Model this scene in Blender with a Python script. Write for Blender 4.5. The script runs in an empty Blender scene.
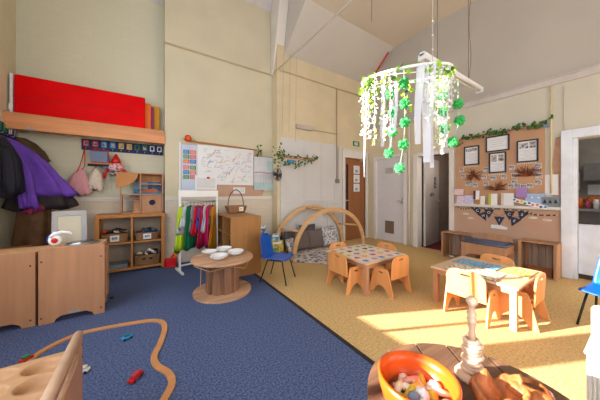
import bpy, bmesh, math, random
from mathutils import Vector, Matrix
from mathutils.geometry import tessellate_polygon
R = math.radians
PI = math.pi
rnd = random.Random(7)
sc = bpy.context.scene
C = sc.collection

# ------------------------------------------------------------ materials
def lin(c):
    out = []
    for v in c:
        v = v / 255.0
        out.append(v / 12.92 if v <= 0.04045 else ((v + 0.055) / 1.055) ** 2.4)
    return out

_M = {}
def mat(name, col, rough=0.6, var=0.08, scale=6.0, stretch=(1, 1, 1), bump=0.0, metal=0.0, detail=4.0, col2=None,
        kind='noise', alpha=1.0, spec=0.35, emit=0.0, sub=0.0):
    if name in _M:
        return _M[name]
    m = bpy.data.materials.new(name)
    m.use_nodes = True
    nt = m.node_tree
    n = nt.nodes
    b = n['Principled BSDF']
    c = lin(col)
    b.inputs['Roughness'].default_value = rough
    b.inputs['Metallic'].default_value = metal
    b.inputs['Specular IOR Level'].default_value = spec
    if alpha < 1:
        b.inputs['Alpha'].default_value = alpha
    if emit:
        b.inputs['Emission Color'].default_value = (*c, 1)
        b.inputs['Emission Strength'].default_value = emit
    tc = n.new('ShaderNodeTexCoord')
    mp = n.new('ShaderNodeMapping')
    mp.inputs['Scale'].default_value = stretch
    nt.links.new(tc.outputs['Object'], mp.inputs['Vector'])
    if kind == 'noise':
        t = n.new('ShaderNodeTexNoise')
        t.inputs['Scale'].default_value = scale
        t.inputs['Detail'].default_value = detail
        fac = t.outputs['Fac']
    elif kind == 'voronoi':
        t = n.new('ShaderNodeTexVoronoi')
        t.inputs['Scale'].default_value = scale
        fac = t.outputs['Distance']
    elif kind == 'checker':
        t = n.new('ShaderNodeTexChecker')
        t.inputs['Scale'].default_value = scale
        fac = t.outputs['Fac']
    elif kind == 'wave':
        t = n.new('ShaderNodeTexWave')
        t.inputs['Scale'].default_value = scale
        t.inputs['Distortion'].default_value = 2.0
        t.inputs['Detail'].default_value = detail
        fac = t.outputs['Fac']
    elif kind == 'brick':
        t = n.new('ShaderNodeTexBrick')
        t.inputs['Scale'].default_value = scale
        t.inputs['Mortar Size'].default_value = 0.02
        fac = t.outputs['Fac']
    nt.links.new(mp.outputs[0], t.inputs['Vector'])
    r = n.new('ShaderNodeValToRGB')
    if col2 is None:
        lo = [max(0, v * (1 - var)) for v in c]
        hi = [min(1, v * (1 + var)) for v in c]
        e0, e1 = (0.3, 0.7) if kind == 'noise' else (0.0, 1.0)
    else:
        lo, hi = c, lin(col2)
        e0, e1 = (0.42, 0.58) if kind in ('noise',) else (0.2, 0.6)
    r.color_ramp.elements[0].position = e0
    r.color_ramp.elements[0].color = (*lo, 1)
    r.color_ramp.elements[1].position = e1
    r.color_ramp.elements[1].color = (*hi, 1)
    nt.links.new(fac, r.inputs[0])
    nt.links.new(r.outputs[0], b.inputs['Base Color'])
    if bump:
        bp = n.new('ShaderNodeBump')
        bp.inputs['Strength'].default_value = bump
        bp.inputs['Distance'].default_value = 0.01
        nt.links.new(fac, bp.inputs['Height'])
        nt.links.new(bp.outputs[0], b.inputs['Normal'])
    _M[name] = m
    return m

def wood(name, col, var=0.16, rough=0.45, ax='z', scale=9, bump=0.05):
    s = {'x': (0.12, 1.6, 1.6), 'y': (1.6, 0.12, 1.6), 'z': (1.6, 1.6, 0.12)}[ax]
    return mat(name, col, rough, var, scale, s, bump, detail=6)

# walls
M_breast = mat('paint_cream_wall', (203, 193, 168), 0.85, 0.05, 2.2, bump=0.12)
M_yel = mat('paint_yellow_wall', (212, 195, 163), 0.85, 0.06, 2.5, bump=0.1)
M_alc = mat('paint_alcove_wall', (212, 202, 172), 0.85, 0.06, 2.5, bump=0.15)
M_gcream = mat('paint_pale_cream_wall', (201, 194, 178), 0.85, 0.05, 2.0, bump=0.08)
M_gable = mat('paint_gable', (184, 175, 164), 0.9, 0.04, 1.5)
M_ceil = mat('paint_ceiling', (199, 191, 182), 0.9, 0.04, 1.2)
M_white = mat('white_gloss_paint', (222, 214, 206), 0.4, 0.03, 3)
M_board = mat('white_wall_boarding', (205, 202, 200), 0.5, 0.03, 3)
M_brickw = mat('white_painted_brick', (214, 198, 180), 0.7, 0.10, 4.2, (1, 1, 1), 0.2, kind='noise')
M_patch = mat('bare_plaster', (178, 138, 115), 0.9, 0.15, 14)
M_outer = mat('outer_wall', (180, 170, 155), 0.9)
# painted brick with courses
def brick_mat(name, col, var, sx=1):
    m = bpy.data.materials.new(name)
    m.use_nodes = True
    nt = m.node_tree; n = nt.nodes; b = n['Principled BSDF']
    tc = n.new('ShaderNodeTexCoord'); mp = n.new('ShaderNodeMapping')
    mp.inputs['Rotation'].default_value = (R(90), 0, 0)
    br = n.new('ShaderNodeTexBrick')
    c = lin(col)
    br.inputs['Color1'].default_value = (*c, 1)
    br.inputs['Color2'].default_value = (*[v * (1 - var) for v in c], 1)
    br.inputs['Mortar'].default_value = (*[v * (1 - var * 1.8) for v in c], 1)
    br.inputs['Scale'].default_value = 1.0
    br.inputs['Mortar Size'].default_value = 0.006
    br.inputs['Mortar Smooth'].default_value = 0.6
    br.inputs['Brick Width'].default_value = 0.23
    br.inputs['Row Height'].default_value = 0.078
    nt.links.new(tc.outputs['Object'], mp.inputs[0]); nt.links.new(mp.outputs[0], br.inputs[0])
    nt.links.new(br.outputs['Color'], b.inputs['Base Color'])
    bp = n.new('ShaderNodeBump'); bp.inputs['Strength'].default_value = 0.35; bp.inputs['Distance'].default_value = 0.006; bp.invert = True
    nt.links.new(br.outputs['Fac'], bp.inputs['Height']); nt.links.new(bp.outputs[0], b.inputs['Normal'])
    b.inputs['Roughness'].default_value = 0.75
    return m
M_bricklow = brick_mat('painted_brick_low', (214, 200, 182), 0.05)
M_brickup = brick_mat('painted_brick_alcove', (206, 203, 182), 0.02)
# floors
def carpet_mat(name, a, b2, scale, rough=0.95, stretch=(1, 1, 1)):
    m = mat(name, a, rough, 0.1, scale, stretch, 0.25, detail=8, col2=b2, spec=0.1)
    for nd in m.node_tree.nodes:
        if nd.type == 'VALTORGB':
            nd.color_ramp.elements[0].position = 0.3
            nd.color_ramp.elements[1].position = 0.72
    return m
M_carpet = carpet_mat('blue_grey_carpet', (43, 56, 93), (110, 124, 164), 85)
M_yfloor = carpet_mat('ochre_flecked_floor', (184, 148, 92), (222, 190, 138), 60)
M_edge = mat('dark_edge_strip', (45, 38, 38), 0.6)
M_redfloor = mat('dark_red_carpet', (105, 32, 40), 0.9, 0.15, 60)
# wood
W_birch = wood('birch_ply', (180, 132, 98), 0.12)
W_birchx = wood('birch_ply_x', (196, 152, 112), 0.10, ax='x')
W_pine = wood('pine_beam', (208, 142, 96), 0.18, ax='x')
W_oak = wood('oak_veneer', (158, 108, 58), 0.10)
W_oakd = wood('oak_veneer_inner', (150, 104, 60), 0.10)
W_unit = wood('orange_pine_shelf', (184, 122, 62), 0.12)
W_chair = wood('varnished_beech', (220, 152, 92), 0.12)
W_tabtop = wood('table_top_wood', (214, 184, 148), 0.06, ax='y')
W_arch = wood('arch_birch', (212, 168, 120), 0.10, ax='x')
W_door = wood('oak_fire_door', (150, 96, 56), 0.12, rough=.7)
W_crate = wood('weathered_crate_wood', (178, 134, 100), 0.3, rough=0.8, bump=0.3)
W_crated = wood('weathered_crate_plank', (164, 136, 118), 0.3, rough=0.85, bump=0.3)
W_spool = wood('spool_plywood', (190, 148, 116), 0.3, ax='x', rough=0.7, bump=0.15)
W_dark = wood('weathered_dark_wood', (108, 78, 58), 0.6, ax='x', rough=0.7, bump=0.3, scale=14)
W_track = wood('train_track_beech', (204, 146, 96), 0.1, ax='x')
W_pale = wood('pale_turned_wood', (214, 178, 150), 0.08, ax='x', scale=14)
W_bowl = mat('orange_stained_wood', (206, 82, 20), 0.28, 0.2, 7, (1, 1, 0.3), 0.03)
W_burl = mat('burl_wood', (176, 100, 52), 0.55, 0.5, 40, (1, 1, 0.6), 0.6)
W_door2 = wood('corridor_panelling', (84, 52, 36), 0.15)
W_brown = wood('dark_brown_wood', (92, 60, 42), 0.2)
M_wicker = mat('wicker', (150, 110, 76), 0.75, 0.35, 60, (1, 1, 2.5), 0.5)
M_kraft = mat('brown_kraft_paper', (190, 152, 128), 0.7, 0.05, 3, bump=0.1)
M_cork = mat('kraft_backed_board', (190, 146, 112), 0.75, 0.06, 4, bump=0.1)
M_black = mat('black_plastic', (26, 26, 30), 0.4)
M_blackm = mat('black_metal', (30, 30, 34), 0.35)
M_steel = mat('brushed_steel', (190, 190, 195), 0.28, 0.04, metal=1.0)
M_paper = mat('white_paper', (228, 226, 226), 0.7, 0.02)
M_greyp = mat('grey_print', (150, 152, 160), 0.7, 0.25, 40)
M_wplast = mat('white_plastic', (232, 232, 232), 0.4, 0.02)
M_bluepl = mat('blue_plastic', (4, 82, 176), 0.35, 0.05)
M_sky = mat('sky_blue', (60, 150, 205), 0.5, 0.1)
M_red = mat('red_vinyl', (214, 0, 8), 0.5, 0.12, 2.5, bump=0.25, spec=.08)
M_redp = mat('red_paint', (200, 30, 34), 0.4)
M_orange = mat('orange_vinyl', (228, 110, 20), 0.4)
M_magenta = mat('magenta_vinyl', (150, 30, 100), 0.45)
M_mustard = mat('mustard_vinyl', (196, 138, 16), 0.45)
M_ylw = mat('yellow_paint', (232, 188, 30), 0.5)
M_grn = mat('green_paint', (34, 130, 66), 0.5)
M_navy = mat('navy_board', (36, 36, 92), 0.6)
M_photo = mat('photo_print', (90, 80, 80), 0.4, 0.7, 30, col2=(190, 180, 175))
M_photob = mat('photo_print_blue', (50, 80, 130), 0.4, 0.7, 25, col2=(200, 190, 175))
M_leaf = mat('ivy_leaf', (52, 104, 36), 0.5, 0.3, 20)
M_leafy = mat('lime_leaf', (150, 190, 50), 0.5, 0.2, 20)
M_pom = mat('green_tissue', (56, 172, 88), 0.6, 0.2, 40)
M_wist = mat('white_blossom', (240, 240, 230), 0.6, 0.02)
M_ribbon = mat('white_ribbon', (225, 222, 228), 0.5, 0.02, alpha=0.72)
M_stem = mat('brown_twig', (96, 60, 40), 0.8, 0.2)
M_purple = mat('purple_fleece', (100, 62, 172), 0.7, 0.15, 10, bump=0.2)
M_coatn = mat('navy_coat_cloth', (28, 28, 42), 0.8, 0.15)
M_coato = mat('olive_coat_cloth', (72, 58, 36), 0.8, 0.2)
M_coatb = mat('brown_coat_cloth', (96, 66, 42), 0.7, 0.3, 10, bump=0.2)
M_coatg = mat('charcoal_cloth', (52, 46, 48), 0.85, 0.2)
M_pinkc = mat('raspberry_cloth', (150, 44, 90), 0.8)
M_pinkbag = mat('pink_net_bag', (210, 150, 160), 0.8, 0.1, 40)
M_cream = mat('cream_cloth', (214, 200, 184), 0.85, 0.08, 20)
M_taupe = mat('taupe_cloth', (110, 96, 92), 0.9, 0.08, 30)
M_char = mat('dark_grey_cloth', (82, 76, 78), 0.9, 0.08, 30)
M_patt = mat('grey_white_pattern_cloth', (70, 68, 76), 0.85, 0.1, 26, kind='voronoi', col2=(205, 200, 200))
M_zebra = mat('zebra_print_cloth', (54, 50, 56), 0.85, 0.1, 7, (1, 1, 1), kind='wave', col2=(210, 204, 200))
M_cable = mat('brown_cable', (120, 100, 86), 0.7)
M_glass = mat('clear_plastic', (220, 225, 235), 0.1, 0.0, alpha=0.35)
M_vent = mat('vent_grey_brown', (122, 100, 84), 0.6)
M_frame = mat('navy_black_frame', (28, 32, 52), 0.4)

def plain(name, col, rough=0.55):
    return mat(name, col, rough, 0.05, 12)

# ------------------------------------------------------------ mesh builder
class B:
    def __init__(self):
        self.bm = bmesh.new(); self.mats = []
    def mi(self, m):
        if m is None: return 0
        if m not in self.mats: self.mats.append(m)
        return self.mats.index(m)
    def _fin(self, verts, faces, m, mx, smooth=False):
        i = self.mi(m)
        vs = [self.bm.verts.new(mx @ Vector(v) if mx is not None else Vector(v)) for v in verts]
        for f in faces:
            try:
                fc = self.bm.faces.new([vs[k] for k in f]); fc.material_index = i; fc.smooth = smooth
            except ValueError:
                pass
        return vs
    def box(self, x0, x1, y0, y1, z0, z1, m=None, mx=None):
        v = [(x0, y0, z0), (x1, y0, z0), (x1, y1, z0), (x0, y1, z0), (x0, y0, z1), (x1, y0, z1), (x1, y1, z1), (x0, y1, z1)]
        self._fin(v, [(0, 3, 2, 1), (4, 5, 6, 7), (0, 1, 5, 4), (1, 2, 6, 5), (2, 3, 7, 6), (3, 0, 4, 7)], m, mx)
        return self
    def tube(self, pts, r, m=None, n=8, mx=None, closed=False):
        pts = [Vector(p) for p in pts]
        N = len(pts); rr = r if isinstance(r, (list, tuple)) else [r] * N
        verts = []; up = None
        for k, p in enumerate(pts):
            a = pts[(k - 1) % N] if (closed or k > 0) else p
            c = pts[(k + 1) % N] if (closed or k < N - 1) else p
            t = (c - a).normalized()
            if up is None:
                up = Vector((0, 0, 1)) if abs(t.z) < 0.9 else Vector((1, 0, 0))
            u = (up - t * up.dot(t))
            u = u.normalized() if u.length > 1e-6 else t.orthogonal().normalized()
            w = t.cross(u); up = u
            for q in range(n):
                an = 2 * PI * q / n
                verts.append(p + (u * math.cos(an) + w * math.sin(an)) * rr[k])
        faces = []
        for k in range(N if closed else N - 1):
            k2 = (k + 1) % N
            for q in range(n):
                faces.append((k * n + q, k * n + (q + 1) % n, k2 * n + (q + 1) % n, k2 * n + q))
        if not closed:
            faces.append(tuple(range(n - 1, -1, -1))); faces.append(tuple((N - 1) * n + q for q in range(n)))
        self._fin(verts, faces, m, mx, True)
        return self
    def lathe(self, prof, m=None, n=24, mx=None, smooth=True, squash=1.0, wob=None):
        verts = []
        for (r, z) in prof:
            for q in range(n):
                an = 2 * PI * q / n
                k = wob(an, z) if wob else 1.0
                verts.append((r * k * math.cos(an), r * k * squash * math.sin(an), z))
        faces = []
        for k in range(len(prof) - 1):
            for q in range(n):
                faces.append((k * n + q, k * n + (q + 1) % n, (k + 1) * n + (q + 1) % n, (k + 1) * n + q))
        faces.append(tuple(range(n - 1, -1, -1)))
        faces.append(tuple((len(prof) - 1) * n + q for q in range(n)))
        self._fin(verts, faces, m, mx, smooth)
        return self
    def prism(self, outer, holes, t, m=None, mx=None):
        """outline in local x,z; thickness t along y centred"""
        loops = [outer] + holes
        flat = [p for l in loops for p in l]
        tris = tessellate_polygon([[Vector((p[0], p[1], 0)) for p in l] for l in loops])
        N = len(flat)
        verts = [(p[0], -t / 2, p[1]) for p in flat] + [(p[0], t / 2, p[1]) for p in flat]
        faces = [tuple(tr) for tr in tris] + [tuple(k + N for k in reversed(tr)) for tr in tris]
        o = 0
        for l in loops:
            L = len(l)
            for k in range(L):
                a = o + k; b_ = o + (k + 1) % L
                faces.append((a, b_, b_ + N, a + N))
            o += L
        self._fin(verts, faces, m, mx)
        return self
    def grid(self, fn, nu, nv, m=None, mx=None, smooth=True):
        verts = [fn(u / nu, v / nv) for v in range(nv + 1) for u in range(nu + 1)]
        faces = [(v * (nu + 1) + u, v * (nu + 1) + u + 1, (v + 1) * (nu + 1) + u + 1, (v + 1) * (nu + 1) + u) for v in range(nv) for u in range(nu)]
        self._fin(verts, faces, m, mx, smooth)
        return self
    def ball(self, c, r, m=None, n=10, sq=(1, 1, 1)):
        prof = []
        k = max(5, n // 2 + 1)
        verts = []
        for a in range(1, k):
            th = PI * a / k
            prof.append((math.sin(th), -math.cos(th)))
        for (rr, z) in prof:
            for q in range(n):
                an = 2 * PI * q / n
                verts.append((c[0] + r * sq[0] * rr * math.cos(an), c[1] + r * sq[1] * rr * math.sin(an), c[2] + r * sq[2] * z))
        faces = [(a * n + q, a * n + (q + 1) % n, (a + 1) * n + (q + 1) % n, (a + 1) * n + q) for a in range(len(prof) - 1) for q in range(n)]
        faces.append(tuple(range(n - 1, -1, -1))); faces.append(tuple((len(prof) - 1) * n + q for q in range(n)))
        self._fin(verts, faces, m, None, True)
        return self
    def quad(self, a, b, c, d, m=None):
        self._fin([a, b, c, d], [(0, 1, 2, 3)], m, None)
        return self
    def leaf(self, p, r, m, normal=None, drop=0.4):
        p = Vector(p)
        nrm = Vector((rnd.uniform(-1, 1), rnd.uniform(-1, 1), rnd.uniform(-.3, .8))).normalized() if normal is None else Vector(normal).normalized()
        u = nrm.orthogonal().normalized(); ang = rnd.uniform(0, 6.28)
        u = Matrix.Rotation(ang, 3, nrm) @ u; w = nrm.cross(u)
        pts = [(-1, 0), (-.35, .75), (.2, .45), (1, 0), (.2, -.45), (-.35, -.75)]
        vs = [p + (u * a + w * b_) * r + nrm * (0.25 * r * (1 - abs(b_))) for a, b_ in pts]
        i = self.mi(m)
        bv = [self.bm.verts.new(v) for v in vs]
        f = self.bm.faces.new(bv); f.material_index = i
    def build(self, name, m=None, parent=None, bevel=0.0, sub=0, thick=0.0, loc=None):
        me = bpy.data.meshes.new(name)
        bmesh.ops.recalc_face_normals(self.bm, faces=self.bm.faces[:])
        self.bm.to_mesh(me); self.bm.free()
        if self.mats and m is None:
            for q in self.mats: me.materials.append(q)
        else:
            if self.mats:
                for q in self.mats: me.materials.append(q if q is not None else m)
            else:
                me.materials.append(m)
        o = bpy.data.objects.new(name, me); C.objects.link(o)
        if parent is not None: o.parent = parent
        if loc is not None: o.location = loc
        if thick:
            s = o.modifiers.new('t', 'SOLIDIFY'); s.thickness = thick; s.offset = 0
        if bevel:
            bv = o.modifiers.new('b', 'BEVEL'); bv.width = bevel; bv.segments = 2; bv.limit_method = 'ANGLE'; bv.angle_limit = R(40)
        if sub:
            s = o.modifiers.new('s', 'SUBSURF'); s.levels = sub; s.render_levels = sub
        return o

def thing(name, label, cat, loc=(0, 0, 0), rz=0.0, group=None):
    o = bpy.data.objects.new(name, None); C.objects.link(o)
    o.empty_display_size = 0.05
    o.location = loc; o.rotation_euler = (0, 0, rz)
    o['label'] = label; o['category'] = cat
    if group: o['group'] = group
    return o
def tag(o, label, cat, group=None, kind=None):
    o['label'] = label; o['category'] = cat
    if group: o['group'] = group
    if kind: o['kind'] = kind
    return o
def struct(o, label=None):
    o['kind'] = 'structure'
    if label: o['label'] = label
    return o
def dup(root, loc=None, rz=None, label=None, group=None):
    r = root.copy(); C.objects.link(r)
    if loc is not None: r.location = loc
    if rz is not None: r.rotation_euler = (0, 0, rz)
    if label: r['label'] = label
    if group: r['group'] = group
    for ch in list(root.children):
        c = ch.copy(); C.objects.link(c); c.parent = r
        for g in ch.children:
            d = g.copy(); C.objects.link(d); d.parent = c
    return r
def text_mesh(s, size, m, name='lettering', mx=None, parent=None, ext=0.0008):
    cu = bpy.data.curves.new('t', 'FONT'); cu.body = s; cu.size = size; cu.extrude = ext; cu.align_x = 'CENTER'; cu.align_y = 'CENTER'
    to = bpy.data.objects.new('t', cu); C.objects.link(to)
    bpy.context.view_layer.update()
    me = bpy.data.meshes.new_from_object(to)
    bpy.data.objects.remove(to)
    if mx is not None: me.transform(mx)
    me.materials.clear(); me.materials.append(m)
    o = bpy.data.objects.new(name, me); C.objects.link(o)
    if parent is not None: o.parent = parent
    return o
T = Matrix.Translation
def RX(a): return Matrix.Rotation(a, 4, 'X')
def RY(a): return Matrix.Rotation(a, 4, 'Y')
def RZ(a): return Matrix.Rotation(a, 4, 'Z')
# matrix: local (x right, y thickness, z up) onto the east wall facing -X : local x -> -Y
def ewall(y, z, x=4.95): return T((x, y, z)) @ RZ(-PI / 2)
XB = 4.95; YA = 4.20; YF = 4.43; YC = 4.75; XW = -1.48

def sbox(name, x0, x1, y0, y1, z0, z1, m, label=None, bevel=0):
    return struct(B().box(x0, x1, y0, y1, z0, z1).build(name, m, bevel=bevel), label)

# ------------------------------------------------------------ shell
sbox('floor', XW - .2, 1.325, -3.4, YC + .2, -0.1, 0, M_carpet, 'blue grey carpeted half of the floor')
sbox('floor', 1.325, XB + .1, -3.4, YC, -0.1, 0, M_yfloor, 'ochre flecked half of the floor')
sbox('trim_1', 1.31, 1.345, -3.4, YA, 0.0, 0.004, M_edge, 'dark strip where the two floors meet')
sbox('floor', XB + .1, 7.6, 1.9, YC, -0.1, -0.002, M_redfloor, 'dark red corridor floor')
sbox('floor', XB + .1, 7.6, -1.6, 1.75, -0.1, -0.001, mat('kitchen_vinyl', (120, 100, 84), 0.4), 'kitchen floor')
# back walls
sbox('wall_back', XW - .2, 0.25, YC, YC + .2, 0, 1.1, M_bricklow, 'white painted brick below the rail in the alcove')
sbox('wall_back', XW - .2, 0.25, YC, YC + .2, 1.1, 5.7, M_brickup, 'cream painted alcove wall')
sbox('wall_back', 0.25, 2.21, YF, YC + .2, 0, 1.1, M_bricklow, 'white painted brick below the notice board')
sbox('wall_back', 0.25, 2.21, YF, YC + .2, 1.1, 5.7, M_breast, 'cream wall around the map board')
sbox('wall_back', 2.21, 4.03, YA, YC + .2, 0, 5.7, M_yel, 'yellow wall behind the wooden arch')
sbox('wall_back', 4.03, XB + .15, YA + .12, YC + .2, 0, 5.7, M_yel, 'yellow wall beyond the brown door')
sbox('wall_back', 4.03, XB + .15, YA, YA + .12, 2.26, 5.7, M_yel, 'yellow wall over the brown door')
sbox('wall_back', 4.83, XB + .15, YA, YA + .12, 0, 2.26, M_white, 'corner post beside the brown door')
# dado rails
b = B(); b.box(XW, 0.25, YC - .03, YC, 1.085, 1.12); b.box(XW, .25, YC - .018, YC, 1.06, 1.085)
struct(b.build('trim_2', M_white, bevel=.004), 'white dado rail in the alcove')
b = B(); b.box(0.25, 2.205, YF - .03, YF, 1.085, 1.12); b.box(.25, 2.205, YF - .018, YF, 1.06, 1.085)
struct(b.build('trim_3', M_white, bevel=.004), 'white dado rail below the map board')
# pilaster strip and white boarding of the recess
b = B(); b.box(2.28, 3.97, YA - .025, YA, 0.0, 2.33)
for x in (2.85, 3.32, 3.72):
    b.box(x, x + .012, YA - .03, YA - .02, 0.02, 2.3)
struct(b.build('wall_back', M_board), 'white boarding behind the wooden arch')
sbox('trim_4', 2.28, 3.97, YA - .045, YA - .025, 0.99, 1.04, M_board, 'slim rail across the white boarding')
sbox('trim_5', 3.50, 3.97, YA - .04, YA - .025, 0.02, .98, M_board, 'raised panel low on the white boarding')
# picture rail conduits
b = B(); b.tube([(0.25, YF - .02, 3.66), (2.19, YF - .02, 3.66), (2.19, YA - .02, 3.69), (4.9, YA - .02, 3.69)], 0.014)
struct(b.build('trim_6', mat('rail_cream', (200, 178, 140), 0.7)), 'thin rail high along the back wall')
# brown door surround
b = B(); b.box(3.985, 4.07, YA - .04, YA + .1, 0, 2.26); b.box(4.83, 4.9, YA - .04, YA + .1, 0, 2.26); b.box(4.07, 4.83, YA - .04, YA + .1, 2.06, 2.26)
b.box(3.97, 4.92, YA - .055, YA - .02, 2.245, 2.275)
struct(b.build('trim_7', M_white, bevel=.004), 'white architrave of the brown door')
d1 = struct(B().box(4.07, 4.83, YA + .02, YA + .065, 0.01, 2.06).build('door_1', W_door), 'oak veneered fire door')
B().box(4.155, 4.215, YA + .008, YA + .019, .75, 1.9).build('vision_panel', mat('dark_glass', (34, 40, 56), .15), d1)
B().box(4.1, 4.125, YA - .03, YA + .019, .98, 1.02).tube([(4.11, YA - .03, 1.0), (4.2, YA - .03, 1.0)], .008).build('door_handle', M_steel, d1)
b = B(); b.box(4.6, 4.8, YA - .02, YA + .018, 2.0, 2.05).tube([(4.62, YA - .02, 2.03), (4.4, YA - .12, 2.03), (4.5, YA - .02, 2.075)], .008)
b.build('door_closer', M_steel, d1)
for k, z in enumerate((1.78, 1.55, 1.32)):
    s = B().box(4.41, 4.62, YA + .006, YA + .018, z - .1, z + .1, M_paper)
    for q in range(6): s.box(4.43, 4.6, YA + .004, YA + .0055, z + .07 - q * .026, z + .074 - q * .026, M_greyp)
    s.box(4.46, 4.55, YA + .004, YA + .0055, z - .07, z - .01 , M_greyp)
    s.build('paper_notice', None, d1)
# ceilings
def slab(name, pts, t, m, label):
    b = B(); n = len(pts)
    v = [Vector(p) for p in pts]; up = Vector((0, 0, t))
    vs = [b.bm.verts.new(p) for p in v] + [b.bm.verts.new(p + up) for p in v]
    b.bm.faces.new(vs[:n][::-1]); b.bm.faces.new(vs[n:])
    for k in range(n):
        b.bm.faces.new([vs[k], vs[(k + 1) % n], vs[(k + 1) % n + n], vs[k + n]])
    return struct(b.build(name, m), label)
slab('ceiling', [(2.38, YA + .02, 4.04), (XB, YA + .02, 4.04), (XB, 3.42, 4.67), (2.38, 3.42, 4.67)], .1, M_ceil, 'sloping ceiling over the brown door')
slab('ceiling', [(2.38, 3.42, 4.67), (XB, 3.42, 4.67), (XB, -2.6, 4.67), (2.38, -2.6, 4.67)], .1, mat('paint_flat_ceiling', (214, 202, 184), .9, .04, 1), 'flat ceiling strip')
slab('ceiling', [(2.38, -2.6, 4.67), (XB, -2.6, 4.67), (XB, -3.4, 4.04), (2.38, -3.4, 4.04)], .1, M_ceil, 'sloping ceiling at the window side')
slab('ceiling', [(XW - .2, YC + .02, 4.44), (2.20, YC + .02, 4.44), (2.20, 4.1, 5.5), (XW - .2, 4.1, 5.5)], .1, mat('paint_white_ceiling', (196, 190, 188), .9), 'steep sloping ceiling over the alcove')
slab('ceiling', [(XW - .2, 4.1, 5.5), (2.45, 4.1, 5.5), (2.45, -3.4, 5.5), (XW - .2, -3.4, 5.5)], .1, M_ceil, 'high ceiling over the carpeted half')
# truss face + rafter
b = B()
v = [(4.18, 4.12), (4.18, 5.6), (-3.38, 5.6), (-3.38, 4.1), (-2.6, 4.71), (3.42, 4.71)]
b.prism(v, [], .06, None, T((2.41, 0, 0)) @ RZ(PI / 2))
struct(b.build('wall_truss', M_ceil), 'panel closing the roof truss')
b = B(); b.prism([(4.425, 3.66), (4.37, 3.64), (4.16, 4.35), (4.01, 5.08), (3.94, 5.49), (4.425, 5.49)], [], .20, None, T((2.275, 0, 0)) @ RZ(PI / 2))
struct(b.build('trim_8', M_white, bevel=.005), 'white roof truss rafter')
b = B().tube([(2.25, 4.18, 3.72), (2.25, -3.38, 3.72)], .012)
struct(b.build('trim_9', M_white), 'thin white tie rod of the roof truss')
# east (gable) wall
EW = M_gcream
def ebox(y0, y1, z0, z1, m=EW, label=None, x0=XB, x1=XB + .15): return sbox('wall_right', x0, x1, y0, y1, z0, z1, m, label)
ebox(-3.4, 4.32, 2.80, 5.0, M_gable, 'upper gable wall')
ebox(3.95, 4.32, 0, 2.8, M_yel, 'corner of the right wall')
ebox(3.14, 3.95, 2.06, 2.8, M_yel, 'wall over the white door')
ebox(2.84, 3.14, 0, 2.8, M_yel, 'wall between the two openings')
ebox(2.19, 2.84, 1.97, 2.8, M_yel, 'wall over the open doorway')
ebox(.63, 2.19, 0, 2.8, EW, 'cream wall behind the display board')
ebox(-.35, .63, 1.94, 2.8, EW, 'wall over the kitchen doorway')
ebox(-3.4, -.35, 0, 2.8, EW, 'right wall beyond the kitchen doorway')
b = B(); b.box(XB - .03, XB, -3.4, YA, 2.76, 2.86); b.box(XB - .05, XB, -3.4, YA, 2.845, 2.865)
struct(b.build('trim_10', mat('ledge_grey_white', (196, 186, 180), .8), bevel=.004), 'ledge along the foot of the gable')
# white door
b = B(); b.box(XB - .03, XB + .1, 3.93, 4.01, 0, 2.1); b.box(XB - .03, XB + .1, 3.08, 3.16, 0, 2.1); b.box(XB - .03, XB + .1, 3.16, 3.93, 2.03, 2.1)
struct(b.build('trim_11', M_white, bevel=.004), 'architrave of the white door')
d2 = struct(B().box(XB + .02, XB + .06, 3.16, 3.93, .01, 2.03).build('door_2', mat('door_off_white', (212, 206, 206), .4, .02)), 'closed white door with vents')
def vent(y0, y1, z0, z1, m, parent):
    b = B(); b.box(XB + .004, XB + .019, y0, y1, z0, z1, m)
    n = 8
    for k in range(n):
        z = z0 + (z1 - z0) * (k + .5) / n
        b.box(XB - .004, XB + .004, y0 + .01, y1 - .01, z - .006, z + .006, m)
    return b.build('door_vent', None, parent)
vent(3.46, 3.67, 1.66, 1.80, mat('vent_pale', (188, 176, 166), .5), d2)
vent(3.44, 3.68, .2, .5, M_vent, d2)
B().tube([(XB - .03, 3.23, 1.0), (XB - .03, 3.33, 1.0)], .009).box(XB - .005, XB + .019, 3.21, 3.25, .93, 1.07).box(XB - .03, XB, 3.222, 3.238, .993, 1.007).build('door_handle', M_steel, d2)
# open doorway
b = B(); b.box(XB - .03, XB + .15, 2.83, 2.93, 0, 2.03); b.box(XB - .03, XB + .15, 2.11, 2.2, 0, 2.03); b.box(XB - .03, XB + .15, 2.2, 2.83, 1.97, 2.05)
struct(b.build('trim_12', M_white, bevel=.004), 'white frame of the open doorway')
b = B().tube([(XB - .03, 3.02, 0.01), (XB - .03, 3.02, 2.7)], .018)
struct(b.build('trim_13', M_white), 'vertical white pipe between the doors')
# open leaf, swung into the corridor
d3 = thing('door', 'open pale grey door leaf with a small notice in the doorway', 'door', (XB + .16, 2.80, 0), R(7))
B().box(0, .78, -.04, 0, .01, 1.96).build('door_leaf', mat('door_warm_grey', (204, 192, 184), .5, .03), d3)
B().box(.48, .60, -.046, -.041, 1.3, 1.55, M_frame).box(.495, .585, -.048, -.0465, 1.32, 1.53, M_photob).build('notice', None, d3)
b = B()
for k in range(9):
    b.box(.25 + .028 * k, .275 + .028 * k, -.044, -.041, 1.1 + .02 * (k % 3), 1.16 + .03 * (k % 2), [M_stem, M_photo, M_greyp][k % 3])
b.build('sticker_strip', None, d3)
B().tube([(.70, -.09, 1.0), (.62, -.09, 1.0)], .009).box(.69, .71, -.09, -.041, .99, 1.01).build('door_handle', M_steel, d3)
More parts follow.
